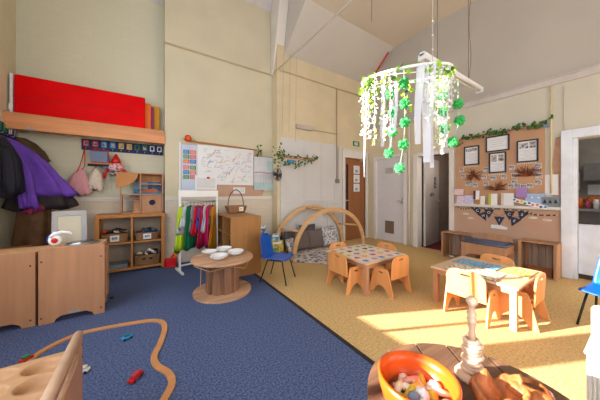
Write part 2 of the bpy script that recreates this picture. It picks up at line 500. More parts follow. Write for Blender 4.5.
# corridor behind
sbox('wall_corridor', XB + .15, 7.5, 2.93, 3.05, 0, 2.5, mat('corridor_wall', (178, 156, 140), .8), 'far corridor wall')
sbox('wall_corridor', 7.4, 7.5, 1.9, 2.93, 0, 2.5, W_door2, 'brown end wall of the corridor')
sbox('wall_corridor', XB + .15, 7.5, 1.86, 1.95, 0, 2.5, W_door2, 'brown corridor wall')
sbox('ceiling', XB + .15, 7.5, 1.9, 3.05, 2.5, 2.6, M_ceil, 'corridor ceiling')
t = thing('corridor_bookcase', 'dark bookcase seen through the open doorway', 'bookcase', (6.7, 2.10, 0))
b = B(); b.box(-.6, .6, -.14, -.12, 0, 1.0); b.box(-.6, -.57, -.12, .13, 0, 1.0); b.box(.57, .6, -.12, .13, 0, 1.0)
for z in (0.05, .35, .65, .98): b.box(-.57, .57, -.12, .13, z, z + .02)
b.build('case', W_brown, t)
for k in range(8):
    tag(B().box(-.018, .018, -.08, .08, 0, .2 + .02 * (k % 3)).build('book', [M_orange, M_red, M_navy, M_grn, M_ylw][k % 5], loc=(6.2 + .045 * k, 2.12, .371 if k < 4 else .671)),
        'book on the dark corridor bookcase', 'book', 'books in the corridor')
# kitchen doorway
b = B(); b.box(XB - .035, XB + .15, .62, .73, 0, 2.07); b.box(XB - .035, XB + .15, -.45, -.34, 0, 2.07); b.box(XB - .035, XB + .15, -.34, .62, 1.95, 2.07)
b.box(XB - .01, XB + .09, .58, .62, .0, 1.95)
struct(b.build('trim_14', mat('white_bluish_gloss', (222, 226, 236), .35), bevel=.006), 'white frame of the kitchen doorway')
d4 = thing('stable_door', 'white boarded stable door half closing the kitchen doorway', 'door', (XB + .05, .575, 0), 0)
b = B()
for k in range(5): b.box(-.02, .015, -.19 * (k + 1) + .004, -.19 * k, .08, .74)
b.box(-.03, .03, -.94, 0, .74, .765)
b.build('boarding', mat('white_bluish_board', (216, 222, 236), .4), d4, bevel=.003)
B().box(-.045, -.021, -.1, -.01, .77, .785).tube([(-.035, -.02, .78), (-.035, -.16, .775)], .006).build('latch', M_blackm, d4)
sbox('trim_15', XB - .03, XB + .06, .62, .70, 0, .07, M_wplast)
# kitchen beyond
KW = mat('kitchen_wall', (140, 132, 122), .8)
sbox('wall_kitchen', 7.3, 7.4, -1.5, 1.75, 0, 2.6, KW, 'kitchen end wall')
sbox('wall_kitchen', XB + .15, 7.4, 1.6, 1.75, 0, 2.6, KW, 'kitchen side wall')
sbox('wall_kitchen', XB + .15, 7.4, -1.6, -1.5, 0, 2.6, KW, 'kitchen near wall')
sbox('ceiling', XB + .15, 7.4, -1.6, 1.75, 2.6, 2.7, M_ceil, 'kitchen ceiling')
t = thing('kitchen_counter', 'grey kitchen counter beyond the stable door', 'counter', (6.9, .4, 0))
B().box(-.3, .38, -1.5, 1.1, 0, .86).build('cabinet', mat('kitchen_grey', (128, 118, 110), .5), t)
B().box(-.33, .38, -1.5, 1.1, .86, .9).build('worktop', mat('worktop_grey', (170, 166, 164), .3), t)
tag(B().box(7.05, 7.29, .45, .75, 1.42, 1.75).box(7.04, 7.05, .48, .66, 1.46, 1.71, mat('dim_glass', (120, 116, 112), .2)).build('microwave', M_wplast), 'white wall cupboard over the kitchen counter', 'cupboard')
tag(B().box(7.28, 7.295, .82, 1.1, 1.25, 1.6).build('pinned_sheet', M_paper), 'left of the pinned papers on the kitchen wall', 'paper')
tag(B().box(7.28, 7.295, .5, .72, 1.15, 1.35).build('pinned_sheet', M_paper), 'lower pinned paper over the kitchen counter', 'paper')
for k, (y, hgt, mm) in enumerate(((.95, .16, M_redp), (.85, .13, M_cream), (.76, .2, M_orange), (.67, .14, mat('pink_tub', (190, 90, 110))), (.57, .17, M_wplast), (.47, .14, M_stem), (.38, .2, M_cream))):
    tag(B().lathe([(.035, 0), (.04, hgt * .7), (.028, hgt * .8), (.028, hgt)], mm, 12).build('jar', None, loc=(6.75, y, .901)),
        ['red', 'cream', 'orange', 'pink', 'white', 'brown', 'tall cream'][k] + ' jar on the kitchen counter', 'jar', 'jars on the kitchen counter')
for k, (y) in enumerate((.9, .62)):
    t = thing('fruit_bowl', ['left', 'right'][k] + ' heaped orange brown bowl behind the kitchen jars', 'bowl', (6.98, y, .901))
    B().lathe([(.06, 0), (.12, .09), (.13, .16), (.1, .2), (.02, .24)], W_burl, 14).build('bowl', None, t)
# left wall with windows (windows are out of frame, towards the camera)
WINS = [(2.44, 3.13, 1.0, 3.5, [2.80]), (.85, 2.24, 1.08, 3.5, [1.52]), (-1.3, .35, 1.08, 3.5, [-.5])]
ys = [YC + .2]
segs = [(3.13, YC + .2), (2.24, 2.44), (.35, .85), (-3.4, -1.3)]
for (a, c) in segs:
    sbox('wall_left', XW - .2, XW, a, c, 0, 5.7, M_alc, 'left wall')
for k, (a, c, z0, z1, mul) in enumerate(WINS):
    sbox('wall_left', XW - .2, XW, a, c, 0, z0, M_alc)
    sbox('wall_left', XW - .2, XW, a, c, z1, 5.7, M_alc)
    b = B(); b.box(XW - .12, XW - .08, a, a + .03, z0, z1); b.box(XW - .12, XW - .08, c - .03, c, z0, z1)
    b.box(XW - .12, XW - .08, a, c, z1 - .03, z1)
    for yy in mul: b.box(XW - .12, XW - .08, yy - .014, yy + .014, z0, z1)
    struct(b.build('window_%d' % (k + 1), M_white), 'tall sash window in the left wall')
# unseen front wall; its windows are added to let in daylight fill
sbox('wall_front', XW - .2, XB + .15, -3.6, -3.4, 0, 1.0, M_alc)
sbox('wall_front', XW - .2, XB + .15, -3.6, -3.4, 3.6, 5.7, M_alc)
for a, c in ((XW - .2, -1.0), (.9, 1.5), (3.4, XB + .15)): sbox('wall_front', a, c, -3.6, -3.4, 1.0, 3.6, M_alc)
for k, (a, c) in enumerate(((-1.0, .9), (1.5, 3.4))):
    b = B(); b.box(a, c, -3.52, -3.48, 1.0, 1.05); b.box(a, c, -3.52, -3.48, 3.55, 3.6)
    for q in range(4):
        x = a + (c - a - .05) * q / 3; b.box(x, x + .05, -3.52, -3.48, 1.05, 3.55)
    b.box(a, c, -3.52, -3.48, 2.3, 2.34)
    struct(b.build('window_%d' % (k + 4), M_white), 'large unseen window added behind the camera for daylight fill')

# conduits, wall pipe
def cable(name, pts, r, m, label, cat='cable'):
    return tag(B().tube(pts, r, None, 6).build(name, m), label, cat)
sw = thing('switch_box', 'grey switch box on its conduit left of the brown door', 'switch', (3.80, YA - .025, 1.46))
B().box(-.05, .05, -.045, 0, -.04, .06).build('box', mat('switch_grey', (128, 120, 112), .5), sw, bevel=.004)
B().tube([(-.012, -.012, .06), (-.012, -.012, 2.2)], .009).tube([(.03, -.012, .06), (.03, -.012, .84)], .007).build('conduit', mat('conduit_tan', (158, 134, 104), .6), sw)
ex = thing('exit_sign', 'green running man exit sign above the brown door', 'sign', (4.48, YA - .002, 2.44))
B().box(-.11, .11, -.012, 0, -.06, .06).build('plate', mat('exit_green', (10, 120, 60), .4), ex)
b = B()
b.ball((-.055, -.016, .033), .011, None, 8); b.tube([(-.06, -.016, .02), (-.068, -.016, -.01), (-.085, -.016, -.025)], .006, None, 6).tube([(-.068, -.016, -.01), (-.048, -.016, -.022), (-.052, -.016, -.042)], .006, None, 6)
b.tube([(-.083, -.016, .008), (-.062, -.016, .018), (-.042, -.016, .006)], .004, None, 6)
b.box(-.03, .005, -.015, -.012, -.045, .042); b.box(.03, .05, -.015, -.012, -.02, .045); b.prism([(.015, -.02), (.065, -.02), (.04, -.048)], [], .003, None, T((0, -.0135, 0)))
b.build('pictogram', M_wplast, ex)
em = thing('emergency_light', 'white bulkhead box light high on the yellow wall', 'light', (2.85, YA - .002, 2.60))
B().box(-.21, .21, -.07, 0, -.045, .045).build('housing', mat('light_housing', (186, 172, 160), .5), em, bevel=.008)
B().box(.13, .19, -.076, -.071, -.03, .03).build('indicator', mat('pale_green_plastic', (170, 190, 160), .4), em)
B().tube([(.215, -.012, -.01), (1.0, -.012, -.01)], .005).build('cable', mat('conduit_tan', (158, 134, 104)), em)
wp = thing('wall_pipe', 'cream pipe running down the wall right of the display board', 'pipe', (XB - .02, .825, 0))
B().tube([(0, 0, 1.18), (0, 0, 2.75)], .010).build('pipe', mat('cream_pipe', (222, 202, 160), .5), wp)
B().box(-.02, .018, .03, .10, 2.16, 2.2).build('clamp', mat('blue_grey_box', (120, 134, 160)), wp)
tag(B().tube([(XB - .01, .70, 2.07), (XB - .01, .70, 2.7)], .005).build('cable', M_gcream), 'thin cream cable above the kitchen doorway', 'cable')
b = B(); b.prism([(-.05, -.48), (.045, -.48), (.045, .30), (.045, .5), (-.02, .49), (-.035, .3), (-.05, .1), (-.03, -.1), (-.05, -.3)], [], .004, None, ewall(.765, 1.50, XB - .003))
tag(b.build('bare_patch', M_patch), 'patch of bare brown plaster left of the kitchen doorway', 'patch')
cb = thing('clipboard', 'white papers on a clip beside the kitchen doorway', 'clipboard', (XB - .003, .83, 1.3))
B().box(-.008, 0, -.075, .075, -.14, .16).build('papers', M_paper, cb)
cb2 = thing('socket_box', 'grey box with three dark windows under the white papers', 'box', (XB - .003, .83, 1.07))
b = B().box(-.05, 0, -.09, .09, -.06, .06, mat('grey_box', (120, 130, 140), .4))
for q in (-.055, 0, .055): b.prism([(-.02, -.03), (.02, -.03), (0, .03)], [], .004, M_black, ewall(q, 0, -.052))
b.build('housing', None, cb2)
b = B(); b.tube([(XB - .10, 3.93, 4.19), (XB - .10, 3.50, 4.56)], .018)
tag(b.build('red_pipe', M_redp), 'short red pipe running up the roof slope', 'pipe')

# fluorescent batten
fl = thing('fluorescent_light', 'long white twin tube batten light hung under the gable', 'light', (3.74, 1.59, 2.88))
B().box(-.88, .88, -.03, .03, .02, .07).box(-.88, -.84, -.05, .05, -.03, .05).box(.84, .88, -.05, .05, -.03, .05).build('batten', M_wplast, fl, bevel=.004)
for s in (-.032, .032): B().tube([(-.84, s, -.005), (.84, s, -.005)], .013, None, 10).build('tube', M_wplast, fl)
for x in (-.5, .45): B().tube([(x, 0, .07), (x, 0, 1.765)], .004, None, 6).build('suspension_cable', M_cable, fl)
pts = [(.5 + .02 * math.sin(k * 1.3), 0.02 * math.cos(k), .07 + 1.69 * k / 12) for k in range(13)]
B().tube(pts, .004, None, 6).build('flex', M_cable, fl)
# roof cords
cable('pull_cord', [(2.58, 2.13, 4.66), (2.58, 2.13, 3.55)], .004, M_cable, 'thin cord hanging from the flat ceiling over the brown door', 'cord')
for k, (x, dz) in enumerate(((2.32, 1.6), (2.47, 1.55), (2.62, 1.75))):
    cable('thread', [(x, 4.12, 4.04), (x - .03 + .01 * k, 4.14, 4.0 - dz)], .002, M_cable, ['leftmost', 'middle', 'rightmost'][k] + ' of the thin threads hanging down the yellow wall', 'thread')

# ------------------------------------------------------------ alcove shelf beam, mats
sh = thing('alcove_shelf', 'deep pine shelf with a thick front beam across the alcove', 'shelf', (0, 0, 0))
B().box(XW + .002, .248, 4.40, 4.47, 1.995, 2.205).build('front_beam', W_pine, sh, bevel=.004)
B().box(XW + .002, .248, 4.47, YC - .002, 2.12, 2.16).build('shelf_board', W_pine, sh)
for x in (-1.2, -.8, -.35, .05): B().box(x, x + .05, 4.47, YC - .002, 2.03, 2.12).build('bracket', W_pine, sh)
B().box(-1.28, -1.21, 4.392, 4.399, 2.0, 2.03).build('label_tag', M_greyp, sh)
mt = thing('gym_mat', 'long red vinyl gym mat standing on the alcove shelf', 'mat', (-.72, 4.53, 2.162))
B().box(-.70, .70, -.035, .035, .0, .56).build('pad', M_red, mt, bevel=.018)
B().box(-.70, .70, -.0365, .0365, .27, .275).build('seam', mat('red_seam', (150, 10, 14)), mt)
for (nm, x0, x1, y, h, m, l) in (('gym_mat', -.60, .06, 4.60, .50, M_orange, 'orange gym mat edge showing behind the red mat'),
                                 ('gym_mat', -.5, .10, 4.645, .47, M_magenta, 'thin magenta mat between the orange and mustard mats'),
                                 ('gym_mat', -.4, .19, 4.69, .50, M_mustard, 'mustard yellow mat rearmost on the alcove shelf')):
    tag(B().box(x0, x1, y - .02, y + .02, 2.162, 2.162 + h).build(nm, m, bevel=.01), l, 'mat')
tag(B().box(-1.455, -1.43, 4.5, 4.6, 2.162, 2.72).box(-1.46, -1.425, 4.49, 4.5, 2.25, 2.33, M_paper).build('mat_end_board', M_coato), 'narrow dark board wedged left of the red mat', 'board')

# hook strips
def hook_strip(L, cols, label, loc, rz):
    t = thing('coat_hook_rack', label, 'coat rack', loc, rz)
    B().box(0, L, -.018, 0, 0, .165).build('board', M_navy, t)
    n = len(cols)
    for k, (cm, ph) in enumerate(cols):
        x = L * (k + .5) / n; w = .032
        f = B().prism([(-w, -.045), (w, -.045), (w, .045), (-w, .045)], [[(-w + .012, -.03), (w - .012, -.03), (w - .012, .03), (-w + .012, .03)]], .01, None, T((x, -.024, .1))).build('picture_frame', cm, t)
        if ph: B().box(x - w + .012, x + w - .012, -.0215, -.0195, .07, .13).build('photo', ph, f)
        B().tube([(x, -.018, .03), (x, -.045, .018), (x, -.055, .03)], .005, None, 6).build('hook', M_steel, t)
    return t
Yl, Gr, Rd, Bl, Wh = M_ylw, M_grn, M_redp, M_sky, M_wplast
hook_strip(1.056, [(Rd, M_photo), (Rd, M_photo), (Bl, M_photo), (Bl, M_photob), (Yl, M_photo), (Yl, M_photo), (Gr, None), (Gr, M_photo), (Wh, None), (Wh, None)],
           'navy hook board with ten coloured picture frames under the shelf', (-.819, YC - .001, 1.845), 0)
hook_strip(.95, [(Yl, M_photo), (Yl, M_photo), (Yl, None), (Gr, None), (Gr, None), (Wh, None), (mat('lilac_frame', (170, 150, 200)), M_photo)],
           'hook board with yellow green and white frames above the coats', (XW + .001, 3.78, 1.89), R(90))

# coats : surface of stacked ellipses with folds
def drape(secs, m, name, parent=None, n=56, folds=9, amp=.16, seed=1, top=True):
    """secs: (cx, cy, z, ru, rv, ang)"""
    rr = random.Random(seed); ph = rr.uniform(0, 6); ph2 = rr.uniform(0, 6)
    b = B(); verts = []
    full = []
    for k in range(len(secs) - 1):
        for q in range(3):
            t = q / 3; full.append(tuple(secs[k][i] * (1 - t) + secs[k + 1][i] * t for i in range(6)))
    full.append(secs[-1]); N = len(full)
    for k, (cx, cy, z, ru, rv, ang) in enumerate(full):
        f = k / (N - 1); fa = amp * (.15 + .85 * f)
        for q in range(n):
            a = 2 * PI * q / n
            ridge = 1 - 2 * abs(math.sin(folds * .5 * a + ph + .8 * f + .5 * math.sin(2 * a + ph2)))
            w = 1 + fa * ridge + fa * .6 * math.sin(3 * a + ph2 - f)
            u = ru * w * math.cos(a); v = rv * w * math.sin(a)
            x = cx + u * math.cos(ang) - v * math.sin(ang); y = cy + u * math.sin(ang) + v * math.cos(ang)
            verts.append((x, y, z + f * (.025 * math.sin(2 * a + ph) + .02 * ridge)))
    faces = [(k * n + q, k * n + (q + 1) % n, (k + 1) * n + (q + 1) % n, (k + 1) * n + q) for k in range(N - 1) for q in range(n)]
    faces.append(tuple(range(n - 1, -1, -1))); faces.append(tuple((N - 1) * n + q for q in range(n)))
    b._fin(verts, faces, None, None, True)
    return b.build(name, m, parent)
def coat(label, base, y, spread, zt, zb, w, m, seed, ang=0, lean=0):
    t = thing('coat', label, 'coat', (0, 0, 0))
    x0 = XW + .07
    drape([(x0, y, zt, .02, .03, ang), (x0 + .03, y, zt - .03, .05, .07, ang), (x0 + .06 + spread * .10, y + lean * .1, zt - .14, .08 + spread * .08, w * .55, ang),
           (x0 + .09 + spread * .24, y + lean * .4, zt - .42 * (zt - zb), .10 + spread * .16, w * .68, ang), (x0 + .1 + spread * .44, y + lean * .75, zt - .78 * (zt - zb), .12 + spread * .30, w * .8, ang),
           (x0 + .1 + spread * .55, y + lean, zb, .12 + spread * .40, w * .85, ang)], m, 'body', t, seed=seed)
    return t
c = coat('dark navy coat hanging nearest the left edge of the photo', 0, 4.02, .0, 1.84, 1.18, .14, M_coatn, 3)
drape([(XW + .2, 3.88, 1.7, .05, .04, 0), (XW + .24, 3.86, 1.5, .06, .05, 0), (XW + .26, 3.84, 1.22, .06, .05, 0)], M_coatn, 'sleeve', c, seed=4)
c = coat('bright purple fleece jacket flaring out from its hook', 0, 4.30, .40, 1.86, 1.16, .12, M_purple, 5, lean=.0)
drape([(XW + .16, 4.14, 1.72, .05, .05, 0), (XW + .26, 4.1, 1.45, .07, .05, 0), (XW + .32, 4.08, 1.02, .075, .06, 0)], M_purple, 'sleeve', c, seed=6)
c = coat('olive brown coat behind the purple jacket', 0, 4.56, .22, 1.85, 1.25, .12, M_coato, 8)
drape([(XW + .12, 4.50, 1.90, .05, .07, 0), (XW + .16, 4.50, 1.84, .09, .09, 0), (XW + .20, 4.50, 1.74, .13, .1, 0), (XW + .24, 4.50, 1.62, .15, .1, 0)], M_coato, 'hood', c, seed=2, folds=3)
c = thing('coat', 'charcoal padded coat whose hem shows under the purple jacket', 'coat')
drape([(XW + .16, 4.42, 1.5, .1, .12, 0), (XW + .32, 4.40, 1.2, .26, .15, 0), (XW + .36, 4.38, 1.0, .30, .16, 0)], M_coatg, 'body', c, seed=12)
c = thing('coat', 'long brown leather look coat hanging low by the mirror', 'coat')
drape([(XW + .22, 4.40, 1.12, .10, .1, 0), (XW + .28, 4.38, .95, .16, .12, 0), (XW + .28, 4.36, .6, .18, .13, 0), (XW + .26, 4.36, .2, .17, .13, 0)], M_coatb, 'body', c, seed=15, folds=5, amp=.2)
drape([(XW + .27, 4.30, 1.06, .08, .09, 0), (XW + .30, 4.28, 1.01, .11, .1, 0), (XW + .30, 4.28, .97, .10, .09, 0)], M_pinkc, 'lining', c, seed=16)

# bags on the hook rack
bg = thing('drawstring_bag', 'pink net drawstring bag hanging under the red frames', 'bag', (-.80, YC - .08, 0))
drape([(-.0, 0, 1.56, .015, .02, 0), (-.03, 0, 1.45, .08, .045, 0), (-.04, 0, 1.3, .13, .05, 0), (-.02, 0, 1.2, .14, .05, 0), (0, 0, 1.185, .1, .03, 0)], M_pinkbag, 'sack', bg, seed=21, amp=.06)
B().tube([(.03, 0, 1.86), (-.02, -.02, 1.6), (-.12, -.03, 1.3), (-.13, -.02, 1.22)], .006, None, 6).tube([(.03, 0, 1.86), (.03, -.02, 1.6), (.0, -.02, 1.52)], .006, None, 6).build('cord', M_redp, bg)
bg = thing('shoe_bag', 'cream cloth bag beside the pink drawstring bag', 'bag', (-.645, YC - .09, 0))
drape([(0, 0, 1.56, .02, .02, 0), (0, 0, 1.5, .06, .04, 0), (.0, 0, 1.4, .085, .05, 0), (0, 0, 1.27, .09, .05, 0), (0, 0, 1.24, .06, .03, 0)], M_cream, 'sack', bg, seed=22, amp=.05)
B().tube([(0, 0, 1.56), (0, .0, 1.86)], .005, None, 6).build('cord', M_redp, bg)
bg = thing('book_bag', 'blue grey book bag with red edge on the third hook', 'bag', (-.60, YC - .12, 1.62))
B().box(-.10, .10, -.03, .03, .03, .2).build('body', mat('blue_grey_cloth', (110, 124, 156)), bg, bevel=.01)
B().box(-.13, .15, -.04, .03, -.025, .005).build('flap', M_coatn, bg, bevel=.006)
B().box(-.11, .14, -.045, .03, .006, .022).build('stripe', M_orange, bg)
B().tube([(-.1, 0, .2), (-.05, 0, .24), (.1, 0, .22), (.12, 0, .03)], .007, None, 6).build('strap', M_redp, bg)
bg = thing('toy_backpack', 'red and white child backpack with arms under the blue frames', 'backpack', (-.40, YC - .12, 1.55))
B().ball((0, 0, .04), .10, None, 16, (1.05, .7, .8)).build('head', mat('white_red_fleck', (214, 205, 208), .8, .1, 40, col2=(200, 60, 70)), bg)
B().lathe([(.07, .1), (.05, .16), (.012, .25)], None, 12).build('hat', M_redp, bg)
B().ball((0, -.02, -.05), .075, None, 14, (1.15, .6, .6)).build('body', mat('white_dark_fleck', (60, 50, 60), .8, .1, 30, col2=(214, 200, 200)), bg)
for s in (-1, 1): B().tube([(s * .09, 0, -.0), (s * .13, -.01, -.05), (s * .14, -.01, -.14 if s < 0 else -.09)], [.02, .022, .018], None, 8).build('arm', M_redp, bg)
B().ball((-.135, 0, .05), .045, None, 10, (1, .6, 1.1)).build('ear', mat('blue_grey_cloth', (110, 124, 156)), bg)

# ------------------------------------------------------------ cube unit + contents
cu = thing('cube_shelf_unit', 'orange pine cube shelf unit with four openings in the alcove', 'shelf unit', (-.615, 4.34, 0))
W_, H_, D_ = .862, .865, .39
b = B(); b.box(0, .05, 0, D_, 0, H_); b.box(W_ - .05, W_, 0, D_, 0, H_); b.box(-.0, W_, -.006, D_, H_ - .045, H_ + .005); b.box(.05, W_ - .05, 0, D_, .03, .065)
b.build('frame', W_unit, cu, bevel=.003)
B().box(.415, .442, .005, D_, .065, H_ - .045).build('divider', W_unit, cu)
B().box(.05, .414, .005, D_, .43, .455).box(.443, W_ - .05, .005, D_, .43, .455).build('shelf', W_unit, cu)
B().box(.05, W_ - .05, D_ - .008, D_, .065, H_ - .045).build('back_panel', mat('shelf_back', (176, 158, 138), .7), cu)
def basket(loc, w, d, h, label, holes=False, card=True):
    t = thing('wicker_basket', label, 'basket', loc, 0, 'wicker baskets in the shelf unit')
    b = B()
    n = 7
    for k in range(n):
        z = h * (k + .5) / n; s = .94 + .06 * k / n
        b.tube([(-w / 2 * s, -d / 2 * s, z), (w / 2 * s, -d / 2 * s, z), (w / 2 * s, d / 2 * s, z), (-w / 2 * s, d / 2 * s, z)], h / n * .62, None, 6, closed=True)
    b.box(-w / 2 * .94, w / 2 * .94, -d / 2 * .94, d / 2 * .94, .0, .01)
    b.box(-w / 2 * .95, w / 2 * .95, -d / 2 * .95, -d / 2 * .93, 0, h * .9)
    b.build('basket_body', M_wicker, t)
    if card:
        B().box(-.05, .055, -d / 2 - .022, -d / 2 - .017, h * .15, h * .85, M_paper).box(-.03, .035, -d / 2 - .0235, -d / 2 - .0225, h * .35, h * .65, M_photob).build('label_card', None, t)
    if holes:
        for s in (-.045, .045): B().ball((s, -d / 2 - .012, h * .68), .022, None, 10, (1.1, .5, .7)).build('handle_hole', M_black, t)
    return t
def clutter(cx, cy, z, w, d, n, mats_, seed, label, name='toy_piece', cat='toy'):
    r_ = random.Random(seed)
    for k in range(n):
        x = cx + r_.uniform(-w / 2, w / 2); y = cy + r_.uniform(-d / 2, d / 2)
        L = r_.uniform(.03, .07); a = r_.uniform(0, PI)
        o = B().tube([(-L * math.cos(a), -L * math.sin(a), 0), (0, 0, .012), (L * math.cos(a), L * math.sin(a), .004)], [.012, .02, .014], None, 8).build(name, mats_[k % len(mats_)], loc=(x, y, z + .02 + .012 * (k % 3)))
        tag(o, label, cat, label)
basket((-.395, 4.50, .457), .30, .26, .125, 'wicker basket with a purple card in the upper left cube')
basket((.005, 4.50, .457), .29, .26, .115, 'wicker basket with a white card in the upper right cube')
basket((.01, 4.50, .067), .31, .27, .15, 'wicker basket with two handle holes in the lower right cube', True, False)
dk = [M_stem, M_black, M_coatg, M_cream, W_brown, M_redp]
clutter(-.395, 4.49, .575, .22, .17, 10, dk, 2, 'dark toy piece in the upper left basket')
clutter(.005, 4.49, .565, .2, .17, 8, [M_black, M_bluepl, M_stem, M_sky, M_black], 3, 'dark or blue toy piece in the upper right basket')
clutter(.0, 4.49, .205, .2, .17, 7, [M_cream, M_stem, M_coatg, M_paper], 5, 'cream or brown toy piece in the lower basket')
tag(B().tube([(.02, 4.43, .30), (.12, 4.44, .22)], .022, None, 10).build('paper_roll', M_paper), 'white paper roll sticking out of the lower basket', 'paper roll')
pc = thing('paper_stack', 'stack of grey patterned paper in the lower left cube', 'paper', (-.39, 4.5, .066))
for k in range(5): B().box(-.15 + .008 * k, .15 - .01 * (k % 2), -.13, .12, .012 * k, .012 * k + .010).build('sheet_pile', mat('grey_pattern_paper', (126, 132, 140), .7, .25, 30), pc)
dp = thing('dustpan', 'red dustpan and yellow brush standing beside the shelf unit', 'dustpan', (.33, 4.30, 0), R(-15))
B().box(-.085, .085, -.02, .0, .002, .14).box(-.085, -.075, -.07, .0, .002, .12).box(.075, .085, -.07, 0, .002, .12).box(-.085, .085, -.07, 0, .002, .012).build('pan', M_redp, dp, bevel=.006)
B().tube([(.0, 0, .13), (.05, .03, .22), (.075, .05, .30)], [.015, .012, .012], None, 8).build('handle', M_redp, dp)
B().box(.03, .085, .01, .04, .01, .2).build('brush', M_orange, dp, bevel=.005)

# dolls house
dh = thing('dolls_house', 'open wooden dolls house on top of the cube shelf unit', 'dolls house', (-.335, 4.42, .872))
b = B(); w = .565; h = .62
b.box(0, .02, 0, .24, 0, .3); b.box(w - .022, w, 0, .24, 0, h); b.box(.245, .262, 0, .24, 0, h); b.box(0, w, 0, .24, 0, .018); b.box(0, w, 0, .24, .285, .303); b.box(0, .018, 0, .02, .3, .44)
b.box(.262, w, 0, .24, .448, .463)
b.build('frame', W_birch, dh, bevel=.002)
pts = [(-.045, .40), (-.045, .615), (.225, .63), (.215, .56), (.17, .49), (.10, .44), (.0, .40)]
B().prism(pts, [], .012, None, T((0, -.008, 0))).build('roof_gable_board', W_unit, dh)
B().box(-.045, w, 0, .23, h - .005, h + .01).build('roof_board', W_unit, dh)
B().box(.2, w - .02, .2, .21, .5, h - .006).build('upper_rail', W_unit, dh)
hole = [(.41 + .045 * math.cos(a * PI / 8), .165 + .045 * math.sin(a * PI / 8)) for a in range(16)]
B().prism([(.265, .02), (w - .024, .02), (w - .024, .283), (.265, .283)], [hole], .01, None, T((0, .03, 0))).build('porthole_panel', W_birch, dh)
B().prism([(.27, .05), (w - .03, .05), (w - .03, .27), (.27, .27)], [], .004, None, T((0, .07, 0))).build('porthole_backing', mat('navy_dark', (20, 24, 60)), dh)
b = B()
for k in range(8): b.box(.165, .243, .02 + .022 * k, .045 + .022 * k, .018 + .033 * k, .04 + .033 * k)
b.build('stairs', mat('stair_orange', (214, 150, 96)), dh)
bk = thing('picture_book', 'blue picture book with an orange figure inside the dolls house', 'book', (-.175, 4.645, .892))
B().box(0, .40, 0, .012, 0, .55).build('cover', mat('deep_blue_print', (24, 76, 132), .4, .1, 9, col2=(60, 150, 190)), bk)
B().box(.005, .19, -.002, -.0002, .36, .48).build('title_cloud', mat('pale_blue', (150, 180, 200)), bk)
B().prism([(.1, .33), (.18, .36), (.3, .37), (.36, .33), (.3, .31), (.12, .305)], [], .002, None, T((0, -.002, 0))).build('figure', M_orange, bk)

# ------------------------------------------------------------ play kitchen units
ang = R(-2.5)
def kitchen(loc, L, H, label, rz):
    t = thing('play_kitchen_unit', label, 'play kitchen', loc, rz)
    f = .075
    pts = [(0, 0), (.10 * L / .46, 0), (.10 * L / .46 + .012, .03), (.10 * L / .46 + .05, .055), (L - .14, .055), (L - .095, .03), (L - .085, 0), (L, 0), (L, H), (0, H)]
    B().prism(pts, [], .018, None, T((0, .009, 0))).build('back_panel', W_birch, t, bevel=.003)
    for x in (0.02, L - .03):
        for z in (.06, H - .12):
            B().lathe([(.007, 0), (.007, .002)], None, 10, T((x, -.0003, z)) @ RX(R(90))).build('bolt', M_black, t)
    return t
k1 = kitchen((-.813, 3.035, 0), .464, .69, 'play sink unit with its plain birch back to the room', ang)
B().box(0, .436, .019, .31, .655, .685).build('worktop', W_birchx, k1, bevel=.002)
B().prism([(.0, .0), (.08, 0), (.1, .04), (.25, .04), (.25, 0), (.31, 0), (.31, .654), (0, .654)], [], .016, None, T((.425, .022, 0)) @ RZ(R(90))).build('side_panel', W_birch, k1)
B().prism([(.0, .0), (.08, 0), (.1, .04), (.25, .04), (.25, 0), (.31, 0), (.31, .654), (0, .654)], [], .016, None, T((.01, .022, 0)) @ RZ(R(90))).build('side_panel', W_birch, k1)
B().box(.437, .452, .20, .30, .10, .64).build('door_edge', W_birch, k1)
B().lathe([(.02, -.0), (.11, .0), (.128, .012), (.133, .010), (.135, .004)], None, 28, T((.265, .165, .686))).build('sink_rim', M_steel, k1)
B().lathe([(.01, -.001), (.11, .003), (.12, .011)], None, 28, T((.265, .165, .689))).build('sink_bowl', mat('sink_inner', (150, 150, 155), .2, .02, metal=1), k1)
B().box(.20, .28, -.0025, -.0003, .062, .085).build('maker_plate', M_greyp, k1)
B().lathe([(.012, 0), (.022, .012), (.012, .025)], M_black, 10, T((.47, .35, .0))).build('castor', None, k1)
ux, uy = math.cos(ang), math.sin(ang)
k2 = kitchen((-.813 - .512 * ux - .01, 3.05 - .512 * uy + .0, 0), .50, .665, 'second play kitchen unit left of the sink unit', ang)
B().box(0, .50, .019, .34, .64, .66).build('worktop', W_birchx, k2, bevel=.002)
for xx in (.01, .49): B().box(xx - .008, xx + .008, .019, .33, 0.0, .639).build('side_panel', W_birch, k2)
B().box(.05, .13, -.0025, -.0003, .075, .09).build('maker_plate', M_greyp, k2)
B().lathe([(.001, 0), (.03, .0), (.03, .006), (.001, .006)], M_orange, 16, T((-.70, 3.2, 0))).build('toy_disc', None)
tag(bpy.data.objects['toy_disc'], 'small orange disc on the carpet under the sink unit', 'toy')
tp = thing('toy_tap', 'white toy tap with red centre and blue rim beside the play sink', 'toy tap', (-.735, 3.16, .688), ang)
B().lathe([(.045, -.012), (.05, 0), (.045, .012)], None, 20, T((0, 0, .052)) @ RX(R(90))).build('body', M_wplast, tp)
B().lathe([(.024, -.016), (.028, 0), (.024, .016)], None, 16, T((0, 0, .05)) @ RX(R(90))).build('red_centre', M_redp, tp)
B().tube([(-.03, 0, .08), (.0, 0, .115), (.05, 0, .128), (.10, 0, .118), (.12, 0, .10)], [.02, .02, .016, .012, .01], None, 10).build('spout', M_wplast, tp)
B().tube([(-.052, 0, .04), (-.05, 0, .08), (-.02, 0, .118), (.03, 0, .14)], .007, None, 8).build('blue_rim', M_bluepl, tp)

